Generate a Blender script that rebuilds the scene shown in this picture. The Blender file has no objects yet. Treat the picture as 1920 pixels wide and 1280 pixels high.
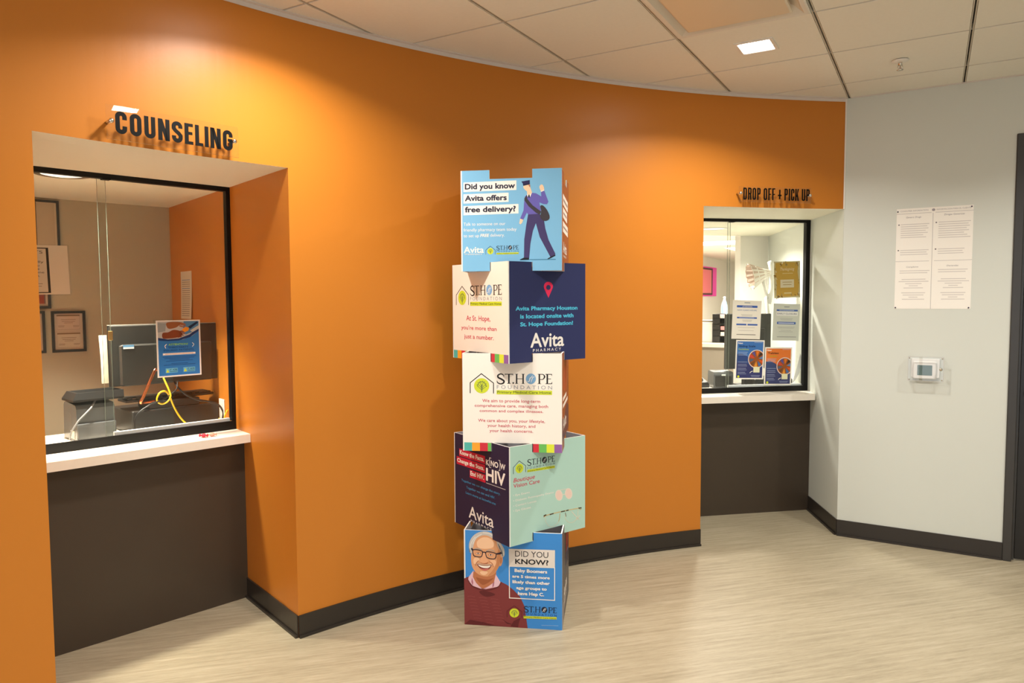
import bpy, math
from mathutils import Vector, Matrix
from mathutils.geometry import tessellate_polygon

C = bpy.context.scene
COL = C.collection

# ---------------------------------------------------------------- camera
CAMZ = 1.545
YAW, PITCH, ROLL, FPX = -0.533445, -0.0592762, -0.0049206, 1332.02
def cam_axes():
    cy, sy, cp, sp = math.cos(YAW), math.sin(YAW), math.cos(PITCH), math.sin(PITCH)
    f = Vector((sy*cp, cy*cp, sp)); r = Vector((cy, -sy, 0)); u = r.cross(f)
    cr, sr = math.cos(ROLL), math.sin(ROLL)
    return cr*r + sr*u, -sr*r + cr*u, f
_r, _u, _f = cam_axes()
cam = bpy.data.cameras.new('camera')
cam.sensor_width = 36.0
cam.lens = FPX/1920*36
cam.clip_start = 0.05
cam_o = bpy.data.objects.new('camera', cam); COL.objects.link(cam_o)
cam_o.matrix_world = Matrix(((_r.x, _u.x, -_f.x, 0), (_r.y, _u.y, -_f.y, 0), (_r.z, _u.z, -_f.z, CAMZ), (0, 0, 0, 1)))
C.camera = cam_o

# ---------------------------------------------------------------- world, exposure
world = bpy.data.worlds.new('world'); C.world = world
world.use_nodes = True
world.node_tree.nodes['Background'].inputs[0].default_value = (.86, .93, 1, 1)
world.node_tree.nodes['Background'].inputs[1].default_value = 2.7        # sky fill light through the opening added in the unseen back wall
C.view_settings.view_transform = 'Standard'
C.view_settings.look = 'None'
C.view_settings.exposure = -0.22
C.view_settings.gamma = 1.0
C.view_settings.use_curve_mapping = False

LIGHT_COL = (1.0, .95, .87)
DOWNLIGHT_W = 28.5         # ceiling downlights, watts of each area lamp
NICHE_W = 34.0              # round downlight over the counseling desk
TROFFER_W = 120.0           # office troffers behind the pick up window

# ---------------------------------------------------------------- helpers
def s2l(c):
    c = c/255.0
    return c/12.92 if c <= .04045 else ((c+.055)/1.055)**2.4
def rgb(c):
    return (s2l(c[0]), s2l(c[1]), s2l(c[2]), 1)

_mats = {}
def new_mat(name):
    m = bpy.data.materials.new(name); m.use_nodes = True
    return m, m.node_tree, m.node_tree.nodes['Principled BSDF']
def paint(name, col, rough=.5, metal=0., spec=.5, bump=0., bscale=200., vary=0., vscale=3.):
    if name in _mats: return _mats[name]
    m, nt, b = new_mat(name)
    b.inputs['Base Color'].default_value = rgb(col)
    b.inputs['Roughness'].default_value = rough
    b.inputs['Metallic'].default_value = metal
    b.inputs['Specular IOR Level'].default_value = spec
    tc = nt.nodes.new('ShaderNodeTexCoord')
    if bump:
        n = nt.nodes.new('ShaderNodeTexNoise'); n.inputs['Scale'].default_value = bscale
        n.inputs['Detail'].default_value = 2
        nt.links.new(tc.outputs['Object'], n.inputs['Vector'])
        bp = nt.nodes.new('ShaderNodeBump'); bp.inputs['Strength'].default_value = bump
        bp.inputs['Distance'].default_value = .002
        nt.links.new(n.outputs['Fac'], bp.inputs['Height']); nt.links.new(bp.outputs['Normal'], b.inputs['Normal'])
    if vary:
        n = nt.nodes.new('ShaderNodeTexNoise'); n.inputs['Scale'].default_value = vscale; n.inputs['Detail'].default_value = 5
        nt.links.new(tc.outputs['Object'], n.inputs['Vector'])
        mx = nt.nodes.new('ShaderNodeMix'); mx.data_type = 'RGBA'
        mx.inputs['A'].default_value = rgb([max(0, c*(1-vary)) for c in col])
        mx.inputs['B'].default_value = rgb([min(255, c*(1+vary)) for c in col])
        nt.links.new(n.outputs['Fac'], mx.inputs['Factor']); nt.links.new(mx.outputs['Result'], b.inputs['Base Color'])
    _mats[name] = m
    return m
def ink(col, rough=.45):
    return paint('ink_%02x%02x%02x' % tuple(int(c) for c in col), col, rough, spec=.3)
def emit(name, col, strength):
    m, nt, b = new_mat(name)
    b.inputs['Base Color'].default_value = (.8, .8, .8, 1)
    b.inputs['Emission Color'].default_value = (*col, 1)
    b.inputs['Emission Strength'].default_value = strength
    return m
def clear(name, tint=(1, 1, 1), refl=.09, edge=.0):
    m, nt, b = new_mat(name)
    nt.nodes.remove(b)
    out = nt.nodes['Material Output']
    t = nt.nodes.new('ShaderNodeBsdfTransparent'); t.inputs[0].default_value = (*tint, 1)
    g = nt.nodes.new('ShaderNodeBsdfGlossy'); g.inputs['Roughness'].default_value = .01
    fr = nt.nodes.new('ShaderNodeFresnel'); fr.inputs['IOR'].default_value = 1.45
    mx = nt.nodes.new('ShaderNodeMixShader')
    mn = nt.nodes.new('ShaderNodeMath'); mn.operation = 'MINIMUM'; mn.inputs[1].default_value = refl
    nt.links.new(fr.outputs[0], mn.inputs[0]); nt.links.new(mn.outputs[0], mx.inputs[0])
    nt.links.new(t.outputs[0], mx.inputs[1]); nt.links.new(g.outputs[0], mx.inputs[2])
    nt.links.new(mx.outputs[0], out.inputs['Surface'])
    return m

M = {}
M['orange'] = paint('orange_wall_paint', (199, 122, 40), .36, spec=.4, bump=.05, bscale=90)
M['grey_wall'] = paint('pale_grey_wall_paint', (212, 216, 208), .5, bump=.06, bscale=120)
M['taupe'] = paint('taupe_wall_paint', (188, 176, 150), .55, bump=.05, bscale=120)
M['white_wall'] = paint('white_wall_paint', (232, 228, 220), .5, bump=.04, bscale=120)
M['soffit'] = paint('soffit_paint', (249, 247, 228), .6, bump=.04, bscale=140)
M['dark_panel'] = paint('dark_brown_laminate', (66, 55, 44), .42, vary=.05, vscale=6)
M['base'] = paint('dark_rubber_baseboard', (46, 40, 35), .4)
M['counter'] = paint('white_laminate', (240, 232, 218), .3, vary=.015, vscale=40)
M['black_alu'] = paint('black_aluminium', (9, 8, 8), .45, spec=.25)
M['alu'] = paint('brushed_aluminium', (226, 227, 230), .32, spec=.6)
M['chrome'] = paint('polished_steel', (225, 222, 215), .15, metal=1.)
M['copper'] = paint('copper_tube', (214, 138, 92), .2, metal=1.)
M['black_plastic'] = paint('black_plastic', (28, 27, 26), .4)
M['grey_plastic'] = paint('charcoal_plastic', (45, 44, 41), .45)
M['dark_plastic'] = paint('dark_plastic', (40, 38, 36), .35)
M['gloss_grey'] = paint('glossy_smoke_plastic', (84, 86, 88), .18)
M['white_plastic'] = paint('white_plastic', (236, 234, 228), .35)
M['yellow_cable'] = paint('yellow_cable_jacket', (236, 196, 30), .4)
M['black_cable'] = paint('black_cable_jacket', (20, 20, 20), .4)
M['grey_cable'] = paint('grey_cable_jacket', (120, 122, 124), .4)
M['foam'] = paint('white_foam_board', (240, 238, 232), .6)
M['foam_in'] = paint('foam_board_back', (204, 202, 208), .7)
M['paper'] = paint('paper', (240, 235, 224), .6)
M['frame_wood'] = paint('black_picture_frame', (38, 33, 28), .4)
M['vinyl'] = paint('black_vinyl_letters', (9, 8, 7), .45, spec=.2)
M['door'] = paint('black_door_laminate', (26, 23, 21), .35, vary=.15, vscale=3)
M['door_frame'] = paint('dark_grey_door_frame', (56, 53, 50), .38)
M['tile'] = paint('ceiling_tile', (236, 235, 225), .85, bump=.35, bscale=160, vary=.012, vscale=60)
M['tbar'] = paint('ceiling_grid_bar', (204, 197, 182), .5)
M['groove'] = paint('ceiling_grid_groove', (52, 46, 38), .7)
M['trimw'] = paint('ceiling_wall_angle', (222, 212, 204), .5)
M['lamp_lens'] = emit('downlight_lens', LIGHT_COL, 34.)
M['niche_lens'] = emit('round_downlight_lens', (1., .93, .8), 1.3)
M['troffer_lens'] = emit('troffer_lens', (1., .95, .88), 4.5)
M['glass'] = clear('window_glass', (.96, .975, .965))
M['glass_edge'] = paint('green_glass_edge', (104, 118, 108), .2)
M['acrylic'] = clear('clear_acrylic', (.985, .985, .985))
M['acrylic_edge'] = paint('acrylic_polished_edge', (235, 205, 170), .2)
M['lcd'] = paint('lcd_screen', (92, 112, 104), .2)

def floor_material():
    m, nt, b = new_mat('streaked_vinyl_floor')
    tc = nt.nodes.new('ShaderNodeTexCoord')
    mp = nt.nodes.new('ShaderNodeMapping'); mp.vector_type = 'TEXTURE'
    mp.inputs['Rotation'].default_value = (0, 0, math.radians(45))
    nt.links.new(tc.outputs['Object'], mp.inputs['Vector'])
    def streak(sx, sy, detail, rough=.6):
        mm = nt.nodes.new('ShaderNodeMapping'); mm.inputs['Scale'].default_value = (sx, sy, 1)
        nt.links.new(mp.outputs[0], mm.inputs['Vector'])
        n = nt.nodes.new('ShaderNodeTexNoise'); n.inputs['Scale'].default_value = 1
        n.inputs['Detail'].default_value = detail; n.inputs['Roughness'].default_value = rough
        nt.links.new(mm.outputs[0], n.inputs['Vector'])
        return n.outputs['Fac']
    a, c, d = streak(2.6, 56, 6), streak(16, 240, 4, .7), streak(.8, 3, 3)
    def mathn(op, x, y):
        n = nt.nodes.new('ShaderNodeMath'); n.operation = op
        for k, v in ((0, x), (1, y)):
            if isinstance(v, float): n.inputs[k].default_value = v
            else: nt.links.new(v, n.inputs[k])
        return n.outputs[0]
    s = mathn('ADD', mathn('MULTIPLY', a, .5), mathn('ADD', mathn('MULTIPLY', c, .35), mathn('MULTIPLY', d, .15)))
    r = nt.nodes.new('ShaderNodeValToRGB')
    e = r.color_ramp.elements
    e[0].position = .33; e[0].color = rgb((136, 126, 104))
    e[1].position = .69; e[1].color = rgb((188, 178, 156))
    k = r.color_ramp.elements.new(.5); k.color = rgb((165, 154, 130))
    nt.links.new(s, r.inputs[0]); nt.links.new(r.outputs[0], b.inputs['Base Color'])
    b.inputs['Roughness'].default_value = .42
    b.inputs['Specular IOR Level'].default_value = .4
    bp = nt.nodes.new('ShaderNodeBump'); bp.inputs['Strength'].default_value = .08; bp.inputs['Distance'].default_value = .001
    nt.links.new(c, bp.inputs['Height']); nt.links.new(bp.outputs['Normal'], b.inputs['Normal'])
    return m
M['floor'] = floor_material()

class MB:
    """collects faces; build() links them as one mesh object"""
    def __init__(self): self.v = []; self.f = []; self.m = []; self.s = []; self.mats = []
    def mi(self, mat):
        if isinstance(mat, str): mat = M[mat]
        if mat not in self.mats: self.mats.append(mat)
        return self.mats.index(mat)
    def face(self, pts, mat, smooth=False):
        k = len(self.v); self.v += [Vector(p) for p in pts]
        self.f.append(tuple(range(k, k+len(pts)))); self.m.append(self.mi(mat)); self.s.append(smooth)
    def hexa(self, bot, top, mat, mside=None, mbot=None, mtop=None):
        """prism between two loops of equal length (bottom counter-clockwise seen from above)"""
        n = len(bot); k = len(self.v)
        self.v += [Vector(p) for p in bot] + [Vector(p) for p in top]
        self.cap(list(range(k, k+n))[::-1], mbot or mat); self.cap(list(range(k+n, k+2*n)), mtop or mat)
        for i in range(n):
            j = (i+1) % n
            mm = mside[i] if isinstance(mside, (list, tuple)) else (mside or mat)
            self.f.append((k+i, k+j, k+n+j, k+n+i)); self.m.append(self.mi(mm)); self.s.append(False)
    def cap(self, idx, mat):
        if len(idx) <= 4:
            self.f.append(tuple(idx)); self.m.append(self.mi(mat)); self.s.append(False); return
        for t in tessellate_polygon([[self.v[i] for i in idx]]):
            tri = [idx[q] for q in t]
            a, b, c = (self.v[q] for q in tri)
            self.f.append(tuple(tri)); self.m.append(self.mi(mat)); self.s.append(False)
    def prism(self, xy, z0, z1, mat, **k):
        area = sum(xy[i][0]*xy[(i+1) % len(xy)][1]-xy[(i+1) % len(xy)][0]*xy[i][1] for i in range(len(xy)))
        if area < 0: xy = xy[::-1]
        self.hexa([(p[0], p[1], z0) for p in xy], [(p[0], p[1], z1) for p in xy], mat, **k)
    def box(self, F, a, b, mat, bevel=0., **k):
        """box in frame F between local corners a and b"""
        (x0, y0, z0), (x1, y1, z1) = [tuple(min(a[i], b[i]) for i in range(3)), tuple(max(a[i], b[i]) for i in range(3))]
        if bevel:
            c = min(bevel, (x1-x0)/2.1, (y1-y0)/2.1, (z1-z0)/2.1)
            loops = []
            for z, i in ((z0, c), (z0+c, 0), (z1-c, 0), (z1, c)):
                q = []
                for (px, py, sx, sy) in ((x0, y0, 1, 1), (x1, y0, -1, 1), (x1, y1, -1, -1), (x0, y1, 1, -1)):
                    p1 = (px+sx*(i+c), py+sy*i); p2 = (px+sx*i, py+sy*(i+c))
                    q += [p2, p1] if sx*sy > 0 else [p1, p2]
                loops.append([F.w((p[0], p[1], z)) for p in q])
            self.loft(loops, mat, True)
        else:
            q = [(x0, y0), (x1, y0), (x1, y1), (x0, y1)]
            self.hexa([F.w((p[0], p[1], z0)) for p in q], [F.w((p[0], p[1], z1)) for p in q], mat, **k)
    def loft(self, loops, mat, caps=True, smooth=False, closed=True):
        n = len(loops[0]); k = len(self.v); mi = self.mi(mat)
        for l in loops: self.v += [Vector(p) for p in l]
        for a in range(len(loops)-1):
            for i in range(n if closed else n-1):
                j = (i+1) % n
                self.f.append((k+a*n+i, k+a*n+j, k+(a+1)*n+j, k+(a+1)*n+i)); self.m.append(mi); self.s.append(smooth)
        if caps:
            self.cap(list(range(k, k+n))[::-1], mat); self.cap(list(range(k+(len(loops)-1)*n, k+len(loops)*n)), mat)
    def tube(self, pts, r, mat, n=10):
        pts = [Vector(p) for p in pts]
        rs = r if isinstance(r, (list, tuple)) else [r]*len(pts)
        loops = []; up = None
        for i, p in enumerate(pts):
            d = (pts[min(i+1, len(pts)-1)]-pts[max(i-1, 0)]).normalized()
            if up is None:
                up = Vector((0, 0, 1)) if abs(d.z) < .9 else Vector((1, 0, 0))
            x = d.cross(up).normalized(); y = x.cross(d).normalized(); up = y
            loops.append([p + rs[i]*(math.cos(t)*x+math.sin(t)*y) for t in [2*math.pi*q/n for q in range(n)]])
        self.loft(loops, mat, True, True)
    def lathe(self, F, prof, mat, n=24, caps=True):
        """profile of (radius, height) turned round the frame's z axis"""
        self.loft([[F.w((r*math.cos(2*math.pi*q/n), r*math.sin(2*math.pi*q/n), z)) for q in range(n)] for r, z in prof], mat, caps, True)
    def build(self, name, parent=None):
        off = Vector((0, 0, 0)); p = parent
        while p is not None: off += p.location; p = p.parent
        me = bpy.data.meshes.new(name)
        me.from_pydata([v-off for v in self.v], [], self.f)
        for m in self.mats: me.materials.append(m)
        me.polygons.foreach_set('material_index', self.m)
        me.polygons.foreach_set('use_smooth', self.s)
        me.validate(); me.update()
        o = bpy.data.objects.new(name, me); COL.objects.link(o)
        if parent is not None: o.parent = parent
        return o

class Fr:
    """local frame: origin o and axes x, y, z"""
    def __init__(self, o, x=(1, 0, 0), y=(0, 1, 0), z=(0, 0, 1)):
        self.o, self.x, self.y, self.z = Vector(o), Vector(x).normalized(), Vector(y).normalized(), Vector(z).normalized()
    def w(self, p): return self.o + self.x*p[0] + self.y*p[1] + self.z*p[2]
    def at(self, p): return Fr(self.w(p), self.x, self.y, self.z)
    def rot(self, a):
        c, s = math.cos(a), math.sin(a)
        return Fr(self.o, self.x*c+self.y*s, self.y*c-self.x*s, self.z)
WORLD = Fr((0, 0, 0))

def thing(name, label, cat, loc, group=None):
    o = bpy.data.objects.new(name, None); COL.objects.link(o)
    o.empty_display_size = .05
    o.location = Vector(loc); o['label'] = label; o['category'] = cat
    if group: o['group'] = group
    return o
def tag(o, label, cat, group=None):
    o['label'] = label; o['category'] = cat
    if group: o['group'] = group
    return o
def struct(mb, name, parent=None):
    o = mb.build(name, parent)
    if parent is None: o['kind'] = 'structure'
    return o
def part_label(o, s): o['label'] = s; return o
def copy_tree(o, dx, parent=None):
    c = o.copy(); COL.objects.link(c)
    if parent is None: c.location = o.location + Vector(dx)
    else: c.parent = parent
    for ch in list(o.children): copy_tree(ch, dx, c)
    return c

def smooth_loop(pts, n=6, closed=True):
    """Catmull-Rom curve through the points"""
    out = []; N = len(pts)
    rng = range(N) if closed else range(N-1)
    for i in rng:
        g = (lambda k: pts[k % N]) if closed else (lambda k: pts[max(0, min(N-1, k))])
        p0, p1, p2, p3 = g(i-1), g(i), g(i+1), g(i+2)
        for q in range(n):
            t = q/n
            out.append(tuple(.5*((2*p1[k])+(-p0[k]+p2[k])*t+(2*p0[k]-5*p1[k]+4*p2[k]-p3[k])*t*t+(-p0[k]+3*p1[k]-3*p2[k]+p3[k])*t**3) for k in range(len(p1))))
    if not closed: out.append(tuple(pts[-1]))
    return out

# ---------------------------------------------------------------- lettering
_txt = {}
def text_mesh(body, weight=0., shear=0.):
    key = (body, weight, shear)
    if key not in _txt:
        cu = bpy.data.curves.new('lettering', 'FONT')
        cu.body = body; cu.size = 1.0; cu.offset = weight; cu.shear = shear; cu.resolution_u = 3
        ob = bpy.data.objects.new('lettering', cu); COL.objects.link(ob)
        me = bpy.data.meshes.new_from_object(ob.evaluated_get(bpy.context.evaluated_depsgraph_get()))
        vs = [(v.co.x, v.co.y) for v in me.vertices]; fs = [tuple(p.vertices) for p in me.polygons]
        bpy.data.objects.remove(ob); bpy.data.curves.remove(cu); bpy.data.meshes.remove(me)
        _txt[key] = (vs, fs)
    return _txt[key]
CAP = max(y for x, y in text_mesh('H')[0])

def stroke_quads(path, t, closed=False):
    """flat ribbon of width t (number or list) along a 2D path, mitred"""
    n = len(path); ts = list(t) if isinstance(t, (list, tuple)) else [t]*n
    if len(ts) != n:
        m = len(ts)-1
        def at(f): i = min(int(f*m), m-1); return ts[i]+(ts[i+1]-ts[i])*(f*m-i)
        ts = [at(i/(n-1)) for i in range(n)]
    L, Rr = [], []
    for i in range(n):
        if closed: a, b, c = path[i-1], path[i], path[(i+1) % n]
        else: a, b, c = path[max(i-1, 0)], path[i], path[min(i+1, n-1)]
        d1 = Vector((b[0]-a[0], b[1]-a[1])); d2 = Vector((c[0]-b[0], c[1]-b[1]))
        if d1.length < 1e-9: d1 = d2
        if d2.length < 1e-9: d2 = d1
        d1.normalize(); d2.normalize()
        n1 = Vector((-d1.y, d1.x)); n2 = Vector((-d2.y, d2.x)); m = n1+n2
        if m.length < 1e-6: m = n1
        m.normalize(); k = ts[i]/2/max(.35, m.dot(n1))
        L.append((b[0]+m.x*k, b[1]+m.y*k)); Rr.append((b[0]-m.x*k, b[1]-m.y*k))
    return [(Rr[i], Rr[(i+1) % n], L[(i+1) % n], L[i]) for i in range(n if closed else n-1)]

def arc(cx, cy, rx, ry, a0, a1, n=6):
    return [(cx+rx*math.cos(math.radians(a0+(a1-a0)*i/n)), cy+ry*math.sin(math.radians(a0+(a1-a0)*i/n))) for i in range(n+1)]

def block_letter(ch, w, h, t):
    """heavy condensed capital in a box w by h; returns quads and polygons"""
    e = t/2; r = min(w/2-e, h*.18); q = []
    bar = lambda x0, y0, x1, y1: [((x0, y0), (x1, y0), (x1, y1), (x0, y1))]
    top = lambda: arc(w-e-r, h-e-r, r, r, 0, 90)+arc(e+r, h-e-r, r, r, 90, 180)
    bot = lambda: arc(e+r, e+r, r, r, 180, 270)+arc(w-e-r, e+r, r, r, 270, 360)
    if ch == 'O': q = stroke_quads(top()+bot(), t, True)
    elif ch == 'C': q = stroke_quads([(w-e, h*.64)]+top()+bot()+[(w-e, h*.36)], t)
    elif ch == 'G': q = stroke_quads([(w-e, h*.66)]+top()+bot()+[(w-e, h*.5)], t)+bar(w*.5, h*.44, w, h*.44+t*.75)
    elif ch == 'U': q = stroke_quads([(e, h)]+bot()+[(w-e, h)], t)
    elif ch == 'S':
        q = stroke_quads([(w-e, h*.68)]+top()+[(e, h*.66)]+[(e+r*.5, h*.56), (w-e-r*.5, h*.44)]+[(w-e, h*.34)]+bot()[::-1]+[(e, h*.32)], t)
    elif ch == 'N': q = bar(0, 0, t, h)+bar(w-t, 0, w, h)+[((w-t*1.05, 0), (w-t*.15, 0), (t*1.05, h), (t*.15, h))]
    elif ch == 'E': q = bar(0, 0, t, h)+bar(t, 0, w, t*.8)+bar(t, h-t*.8, w, h)+bar(t, h*.46, w*.92, h*.46+t*.75)
    elif ch == 'F': q = bar(0, 0, t, h)+bar(t, h-t*.8, w, h)+bar(t, h*.44, w*.92, h*.44+t*.75)
    elif ch == 'L': q = bar(0, 0, t, h)+bar(t, 0, w, t*.8)
    elif ch == 'I': q = bar(0, 0, t, h)
    elif ch == 'D': q = stroke_quads([(e, e)]+arc(w-e-r, e+r, r, r, 270, 360)+arc(w-e-r, h-e-r, r, r, 0, 90)+[(e, h-e)], t, True)
    elif ch in 'PR':
        y = h*.44
        q = bar(0, 0, t, h)+stroke_quads([(t, h-e)]+arc(w-e-r*.8, h-e-r*.8, r*.8, r*.8, 90, 0)+arc(w-e-r*.8, y+e+r*.8, r*.8, r*.8, 0, -90)+[(t, y+e)], t)
        if ch == 'R': q += [((w-t*1.02, 0), (w, 0), (w-t*.25, y+e), (w-t*1.3, y+e))]
    elif ch == 'K': q = bar(0, 0, t, h)+[((t, h*.36), (t*1.3, h*.3), (w, h), (w-t*1.05, h)), ((w-t*1.05, 0), (w, 0), (t*1.9, h*.62), (t*1.2, h*.45))]
    elif ch == '+': q = bar(0, h*.36, w, h*.36+t*.95)+bar(w/2-t/2, h*.1, w/2+t/2, h*.9)
    return q

# ---------------------------------------------------------------- printed artwork on a flat sheet
def homography(src, dst):
    A = [];
    for (x, y), (u, v) in zip(src, dst):
        A.append([x, y, 1, 0, 0, 0, -u*x, -u*y, u]); A.append([0, 0, 0, x, y, 1, -v*x, -v*y, v])
    n = 8
    for i in range(n):
        p = max(range(i, n), key=lambda k: abs(A[k][i])); A[i], A[p] = A[p], A[i]
        for k in range(n):
            if k != i:
                f = A[k][i]/A[i][i]
                A[k] = [a-f*b for a, b in zip(A[k], A[i])]
    h = [A[i][8]/A[i][i] for i in range(n)]
    def f(p):
        x, y = p; w = h[6]*x+h[7]*y+1
        return ((h[0]*x+h[1]*y+h[2])/w, (h[3]*x+h[4]*y+h[5])/w)
    return f

class Art:
    """print layers on a sheet. Sheet frame F: x to the right, y up, z out of the print side.
    quad = the four corners (tl, tr, br, bl) of the drawing the sheet measures w by h correspond to."""
    def __init__(self, F, w, h, quad=None, lift=.0002):
        self.F, self.w, self.h, self.lift = F, w, h, lift
        self.map = homography(quad, [(0, h), (w, h), (w, 0), (0, 0)]) if quad else (lambda p: (p[0]*w, p[1]*h))
        self.b = {}
    def pt(self, p, layer, up=0.): return self.F.w((p[0], p[1], self.lift*(layer+1)+up))
    def bucket(self, k): return self.b.setdefault(k, MB())
    def poly(self, k, pts, col, layer=0, smooth=0):
        if smooth: pts = smooth_loop(pts, smooth)
        q = [self.map(p) for p in pts]
        self.raw(k, q, col, layer)
    def raw(self, k, q, col, layer=0):
        mb = self.bucket(k); mat = ink(col)
        area = sum(q[i][0]*q[(i+1) % len(q)][1]-q[(i+1) % len(q)][0]*q[i][1] for i in range(len(q)))
        if area < 0: q = q[::-1]
        if len(q) <= 4: mb.face([self.pt(p, layer) for p in q], mat)
        else:
            k0 = len(mb.v); mb.v += [self.pt(p, layer) for p in q]
            mb.cap(list(range(k0, k0+len(q))), mat)
    def ellipse(self, k, c, rx, ry, col, layer=0, rot=0, n=28):
        ca, sa = math.cos(math.radians(rot)), math.sin(math.radians(rot))
        pts = [(c[0]+rx*math.cos(a)*ca-ry*math.sin(a)*sa, c[1]+rx*math.cos(a)*sa+ry*math.sin(a)*ca) for a in [2*math.pi*i/n for i in range(n)]]
        self.poly(k, pts, col, layer)
    def rect(self, k, x0, y0, x1, y1, col, layer=0):
        self.poly(k, [(x0, y0), (x1, y0), (x1, y1), (x0, y1)], col, layer)
    def stroke(self, k, pts, t, col, layer=0, closed=False, smooth=0):
        if smooth: pts = smooth_loop(pts, smooth, closed)
        for q in stroke_quads(pts, t, closed): self.poly(k, q, col, layer)
    def text(self, k, body, l, r, cap, col, layer=1, weight=0., shear=0.):
        """baseline from l to r, cap = a point at capital height over l"""
        a, b, c = self.map(l), self.map(r), self.map(cap)
        hgt = abs(c[1]-a[1]); wid = abs(b[0]-a[0])
        vs, fs = text_mesh(body, 0., shear)
        if not vs: return
        wt = max(0., weight)*(.55 if weight < .02 else .9)
        x0, x1 = min(v[0] for v in vs), max(v[0] for v in vs)
        sx = wid/max(1e-6, x1-x0+2*wt); sy = hgt/(CAP+2*wt); x0 -= wt
        y0 = (a[1]+b[1])/2
        mb = self.bucket(k); mi = mb.mi(ink(col))
        # bold faces are overprinted with small shifts
        for n_, (ox, oy) in enumerate([(0, 0)] if wt < .004 else [(wt*math.cos(q*math.pi/4), wt*math.sin(q*math.pi/4)) for q in range(8)]):
            k0 = len(mb.v)
            mb.v += [self.pt((min(a[0], b[0])+(x+ox-x0)*sx, y0+(y+oy+wt)*sy), layer, n_*2e-5) for x, y in vs]
            for f in fs:
                mb.f.append(tuple(k0+i for i in f)); mb.m.append(mi); mb.s.append(False)
    def ctext(self, k, body, cx, y, half, cap, col, layer=1, weight=0.):
        self.text(k, body, (cx-half, y), (cx+half, y), (cx-half, y-cap), col, layer, weight)
    def lines(self, k, x0, x1, ys, t, col, layer=1, ragged=(1, .93, .97, .88, .95, .8, .9)):
        """fine print too small to read: thin rules of uneven length"""
        for i, y in enumerate(ys):
            x = x0+(x1-x0)*ragged[i % len(ragged)]
            self.rect(k, x0, y-t/2, x, y+t/2, col, layer)
    def clines(self, k, cx, half, ys, t, col, layer=1, ragged=(1, .9, .6, .8, .5, .95, .7)):
        for i, y in enumerate(ys):
            hw = half*ragged[i % len(ragged)]
            self.rect(k, cx-hw, y-t/2, cx+hw, y+t/2, col, layer)
    def build(self, parent, labels={}):
        for k, mb in self.b.items():
            if mb.f:
                k = k.split('#')[0]; o = mb.build(k, parent)
                if k in labels: o['label'] = labels[k]
        self.b = {}
def crop(ox, oy, s): return lambda pts: [(ox+x/s, oy+y/s) for x, y in pts]

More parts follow.
